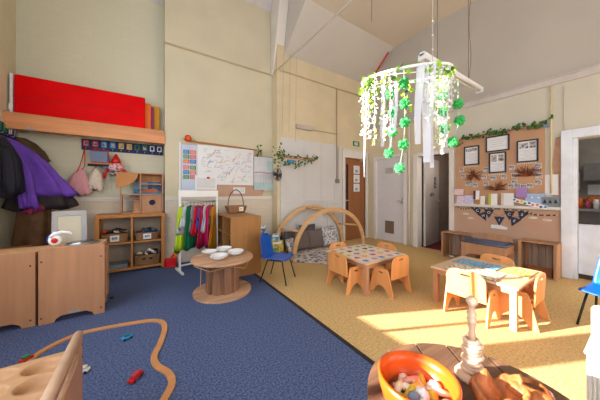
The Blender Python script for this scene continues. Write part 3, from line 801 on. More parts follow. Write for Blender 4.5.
# mirror
mr = thing('standing_mirror', 'grey framed mirror leaning behind the play sink', 'mirror', (-.74, 3.66, 0), R(8))
mx = RX(R(-8))
B().prism([(-.15, .0), (.17, 0), (.145, .99), (-.145, .99)], [[(-.105, .09), (.115, .09), (.098, .93), (-.1, .93)]], .03, None, mx).build('frame', mat('mirror_frame_grey', (170, 168, 172), .5), mr, bevel=.003)
B().prism([(-.105, .09), (.115, .09), (.098, .93), (-.1, .93)], [], .006, None, mx).build('glass', mat('mirror_cream_reflection', (176, 166, 146), .35, .03, metal=.25), mr)  # cream base colour stands in for the wall reflected in the mirror
sbx = thing('side_table', 'wooden low bench under the coats at the left edge', 'bench', (-1.30, 3.72, 0))
B().box(-.17, .17, -.35, .32, .55, .58).build('bench_top', W_oak, sbx)
B().box(-.17, .17, .30, .32, 0, .55).build('end_panel', W_oak, sbx); B().box(-.17, .17, -.35, -.33, 0, .55).build('end_panel', W_oak, sbx)

# ------------------------------------------------------------ sorting tray unit, foreground left
su = thing('sorting_tray_stand', 'birch stand with oval sorting hollows at the bottom left corner', 'sorting tray', (-.29, 1.56, 0))
ov = [(-.095 - .0, -.07), (-.235, -.06), (-.375, -.05), (-.08, -.19), (-.225, -.18), (-.365, -.17), (-.09, -.31), (-.22, -.30), (-.36, -.29), (-.505, -.05), (-.50, -.17), (-.09, -.43), (-.22, -.42)]
def trayf(u, v):
    x = -.62 + .60 * u; y = -.52 + .525 * v
    z = .43
    for (a, c_) in ov:
        d = ((x - a) / .062) ** 2 + ((y - c_) / .05) ** 2
        if d < 1: z -= .036 * (1 - d ** 3) ** .6
    return (x, y, z)
B().grid(trayf, 110, 96).build('tray', W_birchx, su)
B().box(-.62, -.02, .005, .02, .30, .425).box(-.62, -.02, -.52, .0, .30, .385).build('tray_base', W_birchx, su)
B().tube([(.005, .02, .49), (.005, -.9, .49)], .019, None, 14).build('top_rail', W_pale, su)
slot = [(-.08, .40), (-.42, .40), (-.44, .43), (-.42, .455), (-.08, .455), (-.06, .43)]
B().prism([(.022, 0), (.022, .475), (-.9, .475), (-.9, 0)], [slot], .018, None, T((.012, 0, 0)) @ RZ(R(90))).build('side_panel', W_birch, su, bevel=.003)
B().tube([(.012, -.06, .43), (.012, -.45, .43)], .011, None, 10).build('slot_dowel', W_pale, su)
B().prism([(.022, 0), (.022, .40), (-.5, .40), (-.5, 0)], [], .018, None, T((-.60, 0, 0)) @ RZ(R(90))).build('side_panel', W_birch, su)
for z in (.44, .38): B().lathe([(.006, 0), (.006, .002)], M_black, 8, T((.0215, .008, z)) @ RY(R(90))).build('bolt', None, su)

# train track
def spline(pts, n=8):
    out = []
    P_ = [Vector(p) for p in pts]
    for k in range(len(P_) - 1):
        p0 = P_[max(0, k - 1)]; p1 = P_[k]; p2 = P_[k + 1]; p3 = P_[min(len(P_) - 1, k + 2)]
        for q in range(n):
            t = q / n
            out.append(0.5 * ((2 * p1) + (-p0 + p2) * t + (2 * p0 - 5 * p1 + 4 * p2 - p3) * t * t + (-p0 + 3 * p1 - 3 * p2 + p3) * t ** 3))
    out.append(P_[-1]); return out
TR = spline([(-.70, 2.43, 0), (-.64, 2.55, 0), (-.50, 2.66, 0), (-.33, 2.66, 0), (-.12, 2.62, 0), (.04, 2.57, 0), (.12, 2.48, 0), (.13, 2.34, 0), (.09, 2.15, 0), (.045, 2.0, 0), (.06, 1.88, 0), (.12, 1.76, 0), (.13, 1.65, 0), (.07, 1.53, 0), (.0, 1.4, 0), (-.05, 1.25, 0)], 6)
trk = thing('toy_train_track', 'curving wooden toy train track laid across the blue carpet', 'train track')
nseg = 9; per = len(TR) // nseg
for s in range(nseg):
    part = TR[s * per:(s + 1) * per + 1] if s < nseg - 1 else TR[s * per:]
    b = B(); verts = []
    prof = [(-.021, .001), (-.021, .012), (-.015, .012), (-.0145, .0095), (-.010, .0095), (-.0095, .012), (.0095, .012), (.010, .0095), (.0145, .0095), (.015, .012), (.021, .012), (.021, .001)]
    for k, p in enumerate(part):
        a = part[max(0, k - 1)]; c_ = part[min(len(part) - 1, k + 1)]
        tg = (c_ - a).normalized(); nn = Vector((-tg.y, tg.x, 0))
        if k == 0: p = p + tg * .002
        if k == len(part) - 1: p = p - tg * .002
        for (o_, z) in prof: verts.append((p.x + nn.x * o_, p.y + nn.y * o_, z))
    n = len(prof)
    faces = [(k * n + q, k * n + (q + 1) % n, (k + 1) * n + (q + 1) % n, (k + 1) * n + q) for k in range(len(part) - 1) for q in range(n)]
    faces += [tuple(range(n)), tuple((len(part) - 1) * n + q for q in range(n))[::-1]]
    b._fin(verts, faces, None, None)
    b.build('track_piece', W_track, trk)
def car(label, loc, rz, m, roofm, L=.075, name='toy_car', cat='toy car'):
    t = thing(name, label, cat, loc, rz)
    B().box(-L / 2, L / 2, -.018, .018, .008, .026).build('body', m, t, bevel=.004)
    B().box(-L / 4, L / 4, -.015, .015, .026, .042).build('cabin', roofm, t, bevel=.004)
    for x in (-L * .3, L * .3):
        for y in (-.021, .018): B().lathe([(.009, 0), (.009, .004)], None, 10, T((x, y + .004, .009)) @ RX(R(90))).build('wheel', M_black, t)
    return t
car('small red toy engine with green cab at the track end', (-.715, 2.45, .0), R(50), M_redp, M_grn, .07, 'toy_train', 'toy train')
car('small bright blue toy car inside the track loop', (-.135, 2.37, 0), R(25), M_sky, mat('teal_toy', (30, 110, 140)))
car('small white toy car beside the sorting stand', (-.35, 2.09, 0), R(-20), M_wplast, M_cream, .06)
car('red toy bus in the middle of the carpet', (-.06, 1.83, 0), R(55), M_redp, mat('pinkish_red', (190, 60, 70)), .10, 'toy_bus', 'toy bus')

# ------------------------------------------------------------ clothes rack and costumes
rk = thing('costume_rail', 'white dressing up rail with hanging costumes', 'clothes rail', (.40, 3.90, 0), R(9))
for x in (0.0, .565):
    B().box(x, x + .028, -.014, .014, .03, 1.22).build('post', M_wplast, rk, bevel=.003)
    B().box(x, x + .028, -.16, .20, .0, .03).build('foot', M_wplast, rk, bevel=.003)
B().box(-.005, .60, -.012, .012, 1.13, 1.23).build('top_board', M_wplast, rk, bevel=.003)
B().tube([(.028, 0, 1.05), (.565, 0, 1.05)], .010, None, 8).build('rail', M_steel, rk)
B().box(.028, .565, .09, .108, .06, .08).build('lower_bar', M_wplast, rk)
rkM = T((.40, 3.90, 0)) @ RZ(R(9))
def costume(x, zt, zb, w, m, label, seed, m2=None, zz=None, dx=0):
    p = rkM @ Vector((x, 0, 0))
    t = thing('costume', label, 'costume', (p.x, p.y, 0), R(9) + R(40), 'costumes on the white rail')
    B().tube([(0, 0, 1.065), (0, 0, 1.0), (.1, 0, zt - .01)], .003, None, 6).tube([(0, 0, 1.0), (-.1, 0, zt - .01)], .003, None, 6).build('hanger', M_blackm, t)
    o = drape([(0, 0, zt + .01, .02, .012, 0), (0, 0, zt - .02, w * .34, .016, 0), (dx * .3, 0, zt - .10, w * .44, .018, 0), (dx * .5, 0, zt - .22, w * .40, .018, 0), (dx * .7, 0, (zt + zb) / 2, w * .42, .02, 0), (dx, 0, zb, w * (.5 + .1 * (seed % 3)), .022, 0)], m, 'garment', t, seed=seed, folds=7, amp=.22)
    if m2:
        drape([(dx * .7, 0, zz + .05, w * .53, .037, 0), (dx * .7, 0, zz - .05, w * .54, .04, 0)], m2, 'stripe', t, seed=seed, folds=5, amp=.1)
    return t
costume(.06, .98, .34, .30, mat('hi_vis_yellow', (190, 220, 40), .6), 'hi vis yellow waistcoat at the left end of the rail', 31, mat('grey_reflective', (170, 175, 175), .4), .62)
costume(.115, 1.0, .66, .26, mat('white_tunic', (200, 200, 212), .7), 'white tunic second from the left on the rail', 32)
costume(.17, .99, .36, .30, mat('green_cloth', (14, 110, 72), .7), 'long dark green costume on the rail', 33)
costume(.22, .99, .62, .22, mat('grey_cloth', (150, 150, 160), .7), 'pale grey costume between the green and the red', 34)
costume(.28, .98, .58, .26, mat('scarlet_cloth', (206, 20, 40), .6), 'scarlet red costume in the middle of the rail', 35)
costume(.325, .97, .60, .20, mat('blue_cloth', (40, 90, 190), .6), 'narrow blue costume beside the scarlet one', 36)
costume(.36, .98, .36, .26, mat('crimson_cloth', (176, 20, 70), .6), 'long crimson costume on the rail', 37)
costume(.41, .99, .60, .24, mat('white_tunic', (200, 200, 212), .7), 'white costume right of the crimson one', 38)
costume(.46, .98, .34, .28, mat('pinkish_crimson', (190, 30, 90), .6), 'long pink costume toward the right of the rail', 39)
costume(.51, .98, .66, .2, mat('patterned_brown', (130, 96, 80), .8, .3, 30), 'brown patterned costume near the right post', 40)
costume(.55, .97, .30, .26, mat('golden_cloth', (200, 130, 30), .6), 'golden yellow costume at the right end of the rail', 41)

# ------------------------------------------------------------ notice board on the breast wall
nb = thing('notice_board', 'long kraft covered notice board on the cream wall', 'notice board', (0, YF - .002, 0))
B().box(.48, 1.98, -.02, 0, 1.125, 2.03).build('panel', M_kraft, nb)
B().box(.46, .48, -.03, 0, 1.16, 2.05).build('left_edge', M_wplast, nb)
st = tag(B().tube([(.56, YF - .05, 2.08), (1.0, YF - .045, 2.075), (1.5, YF - .05, 2.06), (1.86, YF - .05, 2.045)], [.012, .015, .012, .009], None, 8).build('wooden_stick', W_unit), 'long wooden stick along the top of the scribbled sheet', 'stick')
cols = [(30, 120, 180), (214, 110, 50), (70, 140, 60), (204, 96, 104), (222, 112, 50), (20, 110, 170), (214, 110, 104), (60, 130, 60), (30, 120, 180), (214, 100, 50), (80, 140, 60), (200, 90, 100)]
ch = thing('display_chart', 'tall white chart of coloured text blocks left of the scribbled sheet', 'chart', (.49, YF - .024, 1.20))
B().box(0, .25, -.004, 0, 0, .82).build('sheet', mat('chart_paper', (190, 200, 222), .6), ch)
for k, cc in enumerate(cols):
    x = .03 + .105 * (k % 2); z = .66 - .082 * (k // 2) - (.02 if k >= 6 else 0)
    b = B(); b.box(x, x + .095, -.007, -.0045, z, z + .068, mat('chart_%d' % (k % 8), cols[k % 8], .6))
    for q in range(3): b.box(x + .012, x + .075, -.008, -.0072, z + .05 - q * .018, z + .054 - q * .018, M_paper)
    b.build('text_block', None, ch)
mp_ = thing('planning_sheet', 'large white sheet of scribbled coloured notes on the notice board', 'poster', (.742, YF - .030, 1.34))
B().box(0, 1.04, -.004, 0, 0, .70).build('sheet', mat('map_sheet', (222, 222, 224), .35, .02), mp_)
r_ = random.Random(5)
sm = [mat('scribble_orange', (220, 150, 120)), mat('scribble_teal', (130, 190, 180)), mat('scribble_red', (204, 90, 90)), mat('scribble_blue', (90, 120, 200)), mat('scribble_grey', (160, 165, 175))]
for g in range(5):
    b = B()
    for k in range(26):
        x = r_.uniform(.06, .96); z = r_.uniform(.05, .64); L = r_.uniform(.03, .10)
        pts = [(min(1.03, x + L * q / 5), -.0055, min(.69, max(.01, z + .008 * math.sin(q * 2.4 + k) + (.1 * (q / 5 - .5) if k % 4 == 0 else 0)))) for q in range(6)]
        b.tube(pts, .0022, None, 4)
    b.build('scribble', sm[g], mp_)
pn = thing('typed_notice', 'white typed notice with a red pin overlapping the chart', 'notice', (.70, YF - .045, 1.245))
b = B().box(0, .37, -.004, 0, 0, .25, M_paper)
for q in range(11): b.box(.03, .34, -.0052, -.0042, .2 - q * .016, .204 - q * .016, M_greyp)
b.build('sheet', None, pn)
B().ball((.22, -.008, .215), .02, None, 10, (1.3, .5, 1)).build('pin', M_redp, pn)
pn = thing('typed_notice', 'small white notice below the scribbled sheet on the kraft paper', 'notice', (1.38, YF - .024, 1.175))
b = B().box(0, .23, -.004, 0, 0, .12, M_paper)
for q in range(5): b.box(.02, .10, -.0052, -.0042, .1 - q * .018, .104 - q * .018, M_greyp); b.box(.12, .21, -.0052, -.0042, .1 - q * .018, .104 - q * .018, M_greyp)
b.build('sheet', None, pn)
cl = thing('calendar', 'tall pale wall calendar right of the scribbled sheet', 'calendar', (1.782, YF - .034, 1.25))
b = B().box(0, .43, -.004, 0, 0, .68, mat('calendar_paper', (206, 206, 212), .5))
b.box(.0, .43, -.006, -.0042, 0, .15, mat('pale_teal', (176, 200, 200))); b.box(.30, .43, -.006, -.0042, .4, .6, mat('pale_teal', (176, 200, 200)))
for q in range(7):
    b.box(.02, .41, -.0075, -.0062, .03 + q * .045, .032 + q * .045, M_greyp); b.box(.03 + q * .06, .032 + q * .06, -.0075, -.0062, .03, .32, M_greyp)
b.tube([(.02, -.008, .35), (.15, -.008, .36), (.28, -.008, .345), (.42, -.008, .355)], .006, M_redp, 6)
b.build('sheet', None, cl)
B().box(0, .006, -.01, 0, 0, .68).box(.424, .43, -.01, 0, 0, .68).box(0, .43, -.01, 0, .674, .68).build('edge', mat('dark_grey_edge', (70, 70, 78)), cl)
wl = tag(B().box(1.97, 2.10, YF - .09, YF - .001, 1.222, 1.24).build('wall_ledge', M_cream), 'narrow cream ledge below the calendar', 'shelf')
fw = thing('paper_flower', 'orange red paper flower at the left top of the chart', 'flower', (.59, YF - .05, 2.09))
b = B()
for k in range(9):
    a = k * 2 * PI / 9; b.leaf((.035 * math.cos(a), -.01, .03 + .035 * math.sin(a)), .035, M_redp, (0.2 * math.cos(a), -1, .2)); b.leaf((.018 * math.cos(a + .3), -.02, .03 + .018 * math.sin(a + .3)), .025, M_orange, (0.3 * math.cos(a), -1, .3))
b.build('petals', None, fw)
b = B()
for k in range(5): b.leaf((-.08 + .03 * k, -.005, .01), .03, M_leaf)
for k in range(4): b.leaf((.06 + .02 * k, -.005, -.01), .03, M_mustard)
b.build('leaves', None, fw)

def sprig(label, pts, n, r, spread, name='ivy_garland', cat='ivy', m=None, stem=True, loc=(0, 0, 0), leafm=None):
    t = thing(name, label, cat, loc)
    sp = spline(pts, 6)
    if stem: B().tube(sp, .005, None, 6).build('stem', m or M_stem, t)
    b = B()
    for k in range(n):
        p = sp[rnd.randrange(len(sp))]
        q = p + Vector((rnd.uniform(-spread, spread), rnd.uniform(-spread, spread * .2), rnd.uniform(-spread, spread)))
        b.leaf(q, r * rnd.uniform(.7, 1.2), leafm or M_leaf)
    b.build('leaves', None, t)
    return t
sprig('brown and green dried sprig on top of the calendar', [(1.83, YF - .07, 1.95), (1.9, YF - .07, 2.03), (1.86, YF - .08, 2.1)], 14, .03, .06)
# vine hoop right of the calendar
vh = thing('vine_hoop', 'twig hoop with trailing ivy over the white boarding', 'ivy hoop', (2.56, YA - .23, 1.90))
hp = [(-.46 + .0, 0, 0)] + []
hoop = [(.44 * math.cos(a), .17 * math.sin(a), .05 * math.sin(a)) for a in [2 * PI * k / 40 for k in range(40)]]
B().tube(hoop, .010, None, 6, closed=True).build('hoop', W_unit, vh)
b = B()
for (cx, cz, n, sx, sz) in ((-.42, .02, 70, .09, .14), (-.30, -.14, 26, .12, .06), (-.1, -.0, 24, .16, .03), (.32, .0, 60, .14, .05), (.1, -.09, 30, .18, .05), (-.05, -.16, 16, .08, .06)):
    for k in range(n): b.leaf((cx + rnd.gauss(0, sx * .6), rnd.uniform(-.12, .10), cz + rnd.gauss(0, sz * .6)), .026, M_leaf)
b.build('ivy_leaves', None, vh)
B().ball((-.22, -.08, -.10), .05, None, 10, (1.4, .6, .8)).build('blue_ornament', M_sky, vh)
# fan
fan = thing('wall_fan', 'small dark wire cage fan beside the calendar', 'fan', (2.165, YA - .10, 1.555), R(22))
mx = RX(R(90))
b = B()
for r in (.13, .09, .05): b.tube([(r * math.cos(a), -.03 if r < .13 else 0, r * math.sin(a)) for a in [2 * PI * k / 28 for k in range(28)]], .004, None, 5, closed=True)
for k in range(20):
    a = 2 * PI * k / 20; b.tube([(.03 * math.cos(a), -.04, .03 * math.sin(a)), (.1 * math.cos(a), -.03, .1 * math.sin(a)), (.13 * math.cos(a), 0, .13 * math.sin(a))], .002, None, 4)
b.build('cage', M_blackm, fan)
for k in range(4):
    a = k * PI / 2
    B().prism([(.02, -.02), (.105, -.06), (.118, .03), (.03, .02)], [], .004, None, RY(a) @ T((0, 0, 0)) @ RX(R(12))).build('blade', mat('smoky_plastic', (92, 96, 108), .3), fan)
B().lathe([(.035, 0), (.03, .05), (.01, .1)], None, 12, T((0, .01, 0)) @ RX(R(-90))).build('motor', M_blackm, fan)

# ------------------------------------------------------------ oak cabinet with basket
cb = thing('oak_cabinet', 'oak cabinet with open shelves facing the costume rail', 'cabinet', (.975, 3.235, 0))
W2, D2, H2 = .455, .85, .85
B().box(0, W2, 0, .02, 0, H2 - .02).build('end_panel', W_oak, cb, bevel=.002)
B().box(0, W2, D2 - .02, D2, 0, H2 - .02).build('end_panel', W_oak, cb)
B().box(W2 - .015, W2, .02, D2 - .02, 0, H2 - .02).build('back_panel', W_oak, cb)
B().box(0, W2, 0, D2, H2 - .02, H2).build('top', W_oak, cb, bevel=.002)
B().box(.005, W2 - .015, .42, .44, .05, H2 - .02).build('divider', W_oakd, cb)
B().box(0, W2 - .015, .02, D2 - .02, .03, .05).build('base_shelf', W_oakd, cb)
for z in (.32, .58): B().box(.01, W2 - .015, .02, .42, z, z + .016).box(.01, W2 - .015, .44, D2 - .02, z, z + .016).build('shelf', W_oakd, cb)
for k, (y, z, mm, ll) in enumerate(((.55, .337, M_stem, 'brown'), (.62, .337, W_brown, 'dark brown'), (.14, .337, M_coatg, 'charcoal'))):
    tag(B().box(-.1, .1, -.03, .03, 0, .18).build('storage_box', mm, loc=(.975 + .13, 3.235 + y, z)), ll + ' storage box on a shelf of the oak cabinet', 'box')
bs = thing('handled_basket', 'wicker basket with a tall hoop handle on the oak cabinet', 'basket', (1.29, 3.98, .852), R(5))
b = B()
for k in range(7):
    s = 1 + .04 * k
    b.tube([(-.12 * s, -.09 * s, .012 + .016 * k), (.12 * s, -.09 * s, .012 + .016 * k), (.12 * s, .09 * s, .012 + .016 * k), (-.12 * s, .09 * s, .012 + .016 * k)], .010, None, 6, closed=True)
b.box(-.12, .12, -.09, .09, .002, .012)
b.build('basket_body', M_wicker, bs)
B().tube([(-.14 * math.cos(a), 0, .12 + .27 * math.sin(a)) for a in [PI * k / 14 for k in range(15)]], .008, None, 6).build('handle', M_stem, bs)
B().box(.01, .085, -.118, -.112, .03, .10, M_paper).box(.02, .06, -.1195, -.1185, .05, .08, M_ylw).build('label_card', None, bs)

# ------------------------------------------------------------ spool table + bowls
sp_ = thing('cable_spool_table', 'wooden cable spool used as a low table', 'table', (.775, 2.885, 0))
B().lathe([(.335, 0), (.335, .024)], None, 48, smooth=False).build('lower_disc', W_spool, sp_)
B().lathe([(.175, .024), (.172, .395)], None, 18, smooth=False).build('drum', wood('spool_slats', (138, 98, 74), .3), sp_)
b = B()
for k in range(10):
    a = k * 2 * PI / 10; b.box(-.035, .035, -.012, .012, .024, .395, None, RZ(a) @ T((0, -.18, 0)))
b.build('slat_ring', wood('spool_slats2', (140, 102, 78), .35), sp_)
B().lathe([(.355, .395), (.358, .40), (.358, .414), (.352, .42)], None, 56, smooth=False).build('upper_disc', W_spool, sp_)
b = B()
b.tube([(-.34, -.10, .385), (-.2, -.22, .33), (0, -.24, .36), (.2, -.22, .30), (.33, -.06, .385), (.36, .0, .40), (.34, .08, .42)], .005, None, 6).tube([(-.12, -.19, .38), (-.11, -.2, .30), (-.12, -.19, .36)], .006, None, 6)
b.tube([(-.28, -.18, .39), (-.29, -.19, .2), (-.285, -.18, .12)], .003, None, 6)
b.build('rope', mat('hemp_rope', (190, 150, 110), .9), sp_)
B().lathe([(.001, .421), (.03, .421), (.03, .424), (.001, .424)], M_stem, 14).build('centre_hole', None, sp_)
bw = None
for k, (x, y, l, two) in enumerate(((.665, 3.09, 'shallow white plate at the back left of the spool table', 0), (.845, 3.10, 'white bowl at the back right of the spool table', 1),
                                 (.70, 2.78, 'stacked white bowls at the front left of the spool table', 1), (.925, 2.87, 'stacked white bowls at the right of the spool table', 1))):
    t = thing('white_bowl', l, 'bowl', (x, y, .4265), 0, 'white bowls on the spool table')
    prof = [(.05, 0), (.06, .004), (.085, .022), (.098, .034), (.094, .036), (.078, .024), (.05, .010), (.001, .009)]
    B().lathe(prof, None, 28).build('bowl', M_wplast, t)
    if two: B().lathe([(r, z + .016) for r, z in prof], None, 28, T((.006, .004, 0))).build('upper_bowl', M_wplast, t)

# ------------------------------------------------------------ blue plastic chair
def blue_chair(loc, rz, label):
    t = thing('plastic_chair', label, 'chair', loc, rz)
    def seatf(u, v):
        # v: 0 front of seat -> 1 top of back
        s = v * .66
        x = (u - .5) * (.34 if v < .5 else .34 - .06 * max(0, (v - .62)) / .38)
        if s < .30: y = -.17 + s; z = .315 - .012 * math.sin(PI * s / .3) + (.0 if s > .04 else -.012 * (1 - s / .04))
        elif s < .40:
            a = (s - .30) / .10 * (PI / 2 - .18); y = .13 + .062 * math.sin(a); z = .315 + .062 * (1 - math.cos(a))
        else:
            d = s - .40; y = .192 + .10 * d / .26 * .5; z = .372 + d * .95
        cv = ((u - .5) * 2) ** 2
        if s < .3: z += .014 * cv
        else: y -= .03 * cv * (1 if s > .36 else .5)
        if v > .9: x *= 1 - .5 * ((v - .9) / .1) ** 2
        return (x, y, z)
    B().grid(seatf, 16, 30).build('shell', M_bluepl, t, thick=.007)
    for s in (-1, 1):
        B().tube([(s * .13, -.11, .295), (s * .17, -.185, .0)], .009, None, 8).build('leg', M_blackm, t)
        B().tube([(s * .13, .10, .295), (s * .165, .195, .0)], .009, None, 8).build('leg', M_blackm, t)
        B().tube([(s * .13, -.11, .294), (s * .13, .10, .294)], .008, None, 8).build('seat_rail', M_blackm, t)
    B().tube([(-.13, .0, .292), (.13, .0, .292)], .008, None, 8).build('cross_rail', M_blackm, t)
    return t
bc = blue_chair((1.515, 2.845, 0.0), R(38), 'blue plastic child chair beside the spool table')
dup(bc, (3.42, .185, 0), R(-100), 'blue plastic child chair cut off by the right edge')

# ------------------------------------------------------------ wooden arch den
ar = thing('wooden_climbing_arch', 'pair of large birch arches joined by cross bars', 'climbing arch', (0, 0, 0))
def archp(cx, y, R0, H0, w, z0=0.0):
    def P_(a, r): return (cx + (R0 + r) * math.cos(a), z0 + (H0 + r) * math.sin(a))
    n = 32
    out = [P_(PI * k / n, 0) for k in range(n + 1)] + [P_(PI * (n - k) / n, -w) for k in range(n + 1)]
    return B().prism(out, [], .032, None, T((0, y, 0)))
archp(3.27, 3.72, .99, .885, .085).build('front_arch', W_arch, ar, bevel=.004)
archp(3.00, 4.10, .95, .93, .085).build('back_arch', W_arch, ar, bevel=.004)
for a in (R(148), R(100), R(88), R(32)):
    p = (3.27 + .95 * math.cos(a), 3.735, .843 * math.sin(a)); q = (3.00 + .91 * math.cos(a), 4.085, .888 * math.sin(a))
    B().tube([p, q], .02, None, 8).build('cross_bar', W_arch, ar)
# play mat / quilt
b = B()
def quiltf(u, v):
    a = Vector((2.08, 3.42)); b2 = Vector((2.50, 2.98)); c2 = Vector((3.62, 3.74)); d2_ = Vector((2.62, 4.02))
    p = (a * (1 - u) + b2 * u) * (1 - v) + (d2_ * (1 - u) + c2 * u) * v
    return (p.x, p.y, .012 + .006 * math.sin(11 * u) * math.sin(9 * v))
qm = mat('quilt_print', (70, 66, 78), .9, .1, 9, (1.4, 1.4, .01), kind='voronoi', col2=(205, 196, 192))
tag(B().grid(quiltf, 24, 24).build('patterned_quilt', qm, thick=.016), 'grey and white patterned quilt spread under the arch', 'quilt')
def pillow(loc, s, m, label, rz=0, tilt=-14, t=.12):
    o = thing('cushion', label, 'cushion', loc, rz)
    def pf(side):
        def f(u, v):
            a = (u - .5) * 2; c_ = (v - .5) * 2
            k = max(0, (1 - a ** 4) * (1 - c_ ** 4)) ** .5
            pinch = 1 - .06 * (1 - abs(a)) * abs(c_) - .06 * (1 - abs(c_)) * abs(a)
            return (a * s / 2 * pinch, side * k * t / 2, s / 2 + c_ * s / 2 * pinch)
        return f
    mx = RX(R(tilt))
    B().grid(pf(-1), 14, 14, None, mx).grid(pf(1), 14, 14, None, mx).build('cover', m, o)
    return o
pillow((2.66, 3.92, .03), .38, M_taupe, 'taupe cushion leftmost of the front pair under the arch', R(4))
pillow((3.01, 3.93, .03), .39, M_taupe, 'taupe cushion centred under the arch', R(-3))
pillow((3.42, 3.93, .03), .43, M_patt, 'patterned grey and white cushion right of the taupe ones', R(-2))
pillow((2.86, 4.04, .10), .42, M_char, 'dark grey cushion behind the two taupe ones', R(0), -4, .08)
pillow((2.44, 4.02, .06), .36, M_char, 'dark grey cushion behind the left end of the arch', R(6), -4, .1)
pillow((2.38, 3.86, .03), .28, M_patt, 'small patterned cushion inside the left foot of the arch', R(30), -20)

# book rack
br = thing('book_display_rack', 'tiered wooden book rack in the corner by the arch', 'book rack', (1.72, 3.92, 0), R(-8))
B().prism([(0, 0), (.34, 0), (.34, .10), (.06, .52), (0, .52)], [], .015, None, T((.50, .36, 0)) @ RZ(R(-90))).build('side_panel', W_brown, br)
B().prism([(0, 0), (.34, 0), (.34, .10), (.06, .52), (0, .52)], [], .015, None, T((.0, .36, 0)) @ RZ(R(-90))).build('side_panel', W_brown, br)
for z, y in ((.03, .04), (.18, .14), (.33, .24)): B().box(.01, .49, y - .02, y + .06, z, z + .012).box(.01, .49, y - .02, y - .01, z, z + .035).build('tier', W_oak, br)
brM = T((1.72, 3.92, 0)) @ RZ(R(-8))
def book(x, y, z, w, h, col, col2, label, sc_=12):
    p = brM @ Vector((x, y, z))
    t = thing('picture_book', label, 'book', p, R(-8), 'books in the display rack')
    B().box(0, w, -.006, .006, 0, h, None, RX(R(-12))).build('cover', mat('book_' + str(col), col, .4, .2, sc_, col2=col2), t)
    B().box(w * .12, w * .88, -.0075, -.0064, h * .7, h * .88, None, RX(R(-12))).build('title', M_paper, t)
book(.03, .26, .344, .17, .22, (60, 90, 130), (210, 214, 214), 'blue and white book on the top tier')
book(.06, .16, .194, .18, .20, (210, 205, 196), (170, 200, 190), 'cream book on the middle tier')
book(.27, .16, .194, .17, .20, (60, 130, 160), (200, 215, 220), 'pale blue book on the middle tier')
book(.24, .06, .044, .24, .24, (60, 130, 70), (220, 180, 60), 'green and yellow picture book on the bottom tier', 22)
book(.05, .06, .044, .17, .20, (200, 60, 60), (230, 200, 190), 'red and cream book on the bottom tier')

# ------------------------------------------------------------ toddler tables and chairs
def table(loc, label, mtop, W=.765, D=.73, h=.385, dk=None):
    t = thing('toddler_table', label, 'table', loc)
    B().box(-W / 2, W / 2, -D / 2, D / 2, h - .02, h).build('tabletop', mtop, t, bevel=.003)
    lw = .05
    for sx in (-1, 1):
        for sy in (-1, 1):
            x = sx * (W / 2 - .04); y = sy * (D / 2 - .04)
            B().box(x - lw / 2, x + lw / 2, y - lw / 2, y + lw / 2, 0, h - .021).build('leg', W_birch, t, bevel=.003)
    for sx in (-1, 1): B().box(sx * (W / 2 - .04) - .01, sx * (W / 2 - .04) + .01, -D / 2 + .066, D / 2 - .066, h - .075, h - .021).build('apron', W_birch, t)
    for sy in (-1, 1): B().box(-W / 2 + .066, W / 2 - .066, sy * (D / 2 - .04) - .01, sy * (D / 2 - .04) + .01, h - .075, h - .021).build('apron', W_birch, t)
    return t
t1 = table((2.475, 2.165, 0), 'low square table with an alphabet cloth near the arch', W_tabtop)
t2 = dup(t1, (3.01, .995, 0), 0, 'low square sunlit table with activity boards by the crates')

def toddler_chair(loc, rz, label):
    """sitter faces -Y (local); back at +Y"""
    t = thing('toddler_chair', label, 'chair', loc, rz, 'wooden toddler chairs')
    w = .37
    # side panels: outline in local y (as prism x) and z
    def slot(cx, cz, l, h_): return [(cx - l, cz - h_), (cx + l, cz - h_), (cx + l + h_, cz), (cx + l, cz + h_), (cx - l, cz + h_), (cx - l - h_, cz)]
    side = [(-.17, 0), (-.115, 0), (-.07, .07), (-.035, .10), (0.0, .11), (.035, .10), (.07, .07), (.115, 0), (.17, 0), (.125, .20), (.10, .295), (.08, .31), (-.085, .31), (-.11, .295), (-.125, .2)]
    for s in (-1, 1):
        B().prism(side, [slot(.0, .262, .022, .010)], .016, None, T((s * (w / 2 - .01), 0, 0)) @ RZ(R(90))).build('side_panel', W_chair, t, bevel=.003)
    B().box(-w / 2 + .019, w / 2 - .019, -.12, .11, .195, .21).build('seat', W_chair, t)
    bw_ = w / 2 - .02
    back = [(-bw_, .20), (bw_, .20), (bw_, .38), (bw_ * .93, .42), (bw_ * .75, .45), (bw_ * .5, .462), (-bw_ * .5, .462), (-bw_ * .75, .45), (-bw_ * .93, .42), (-bw_, .38)]
    B().prism(back, [slot(0, .415, .035, .010)], .016, None, T((0, .119, 0)) @ RX(R(-3))).build('backrest', W_chair, t, bevel=.003)
    B().box(-w / 2 + .019, w / 2 - .019, -.10, -.085, .11, .15).build('front_rail', W_chair, t)
    return t
HALF = .0
tc_ = toddler_chair((2.10, 2.145, 0), R(90), 'wooden toddler chair with its back to the carpet, left of the alphabet table')
dup(tc_, (2.475, 1.765, 0), R(180 - 0), 'wooden toddler chair at the camera side of the alphabet table')
dup(tc_, (2.36, 2.43, 0), R(0), 'wooden toddler chair mostly hidden behind the far side of the alphabet table')
dup(tc_, (2.80, 2.16, 0), R(-90), 'wooden toddler chair at the doorway side of the alphabet table')
dup(tc_, (2.66, .985, 0), R(90), 'brightly sunlit toddler chair with its back to the camera')
dup(tc_, (2.975, .705, 0), R(180), 'wooden toddler chair at the right end of the sunlit table')
dup(tc_, (3.30, 1.02, 0), R(-90), 'wooden toddler chair between the sunlit table and the crates')

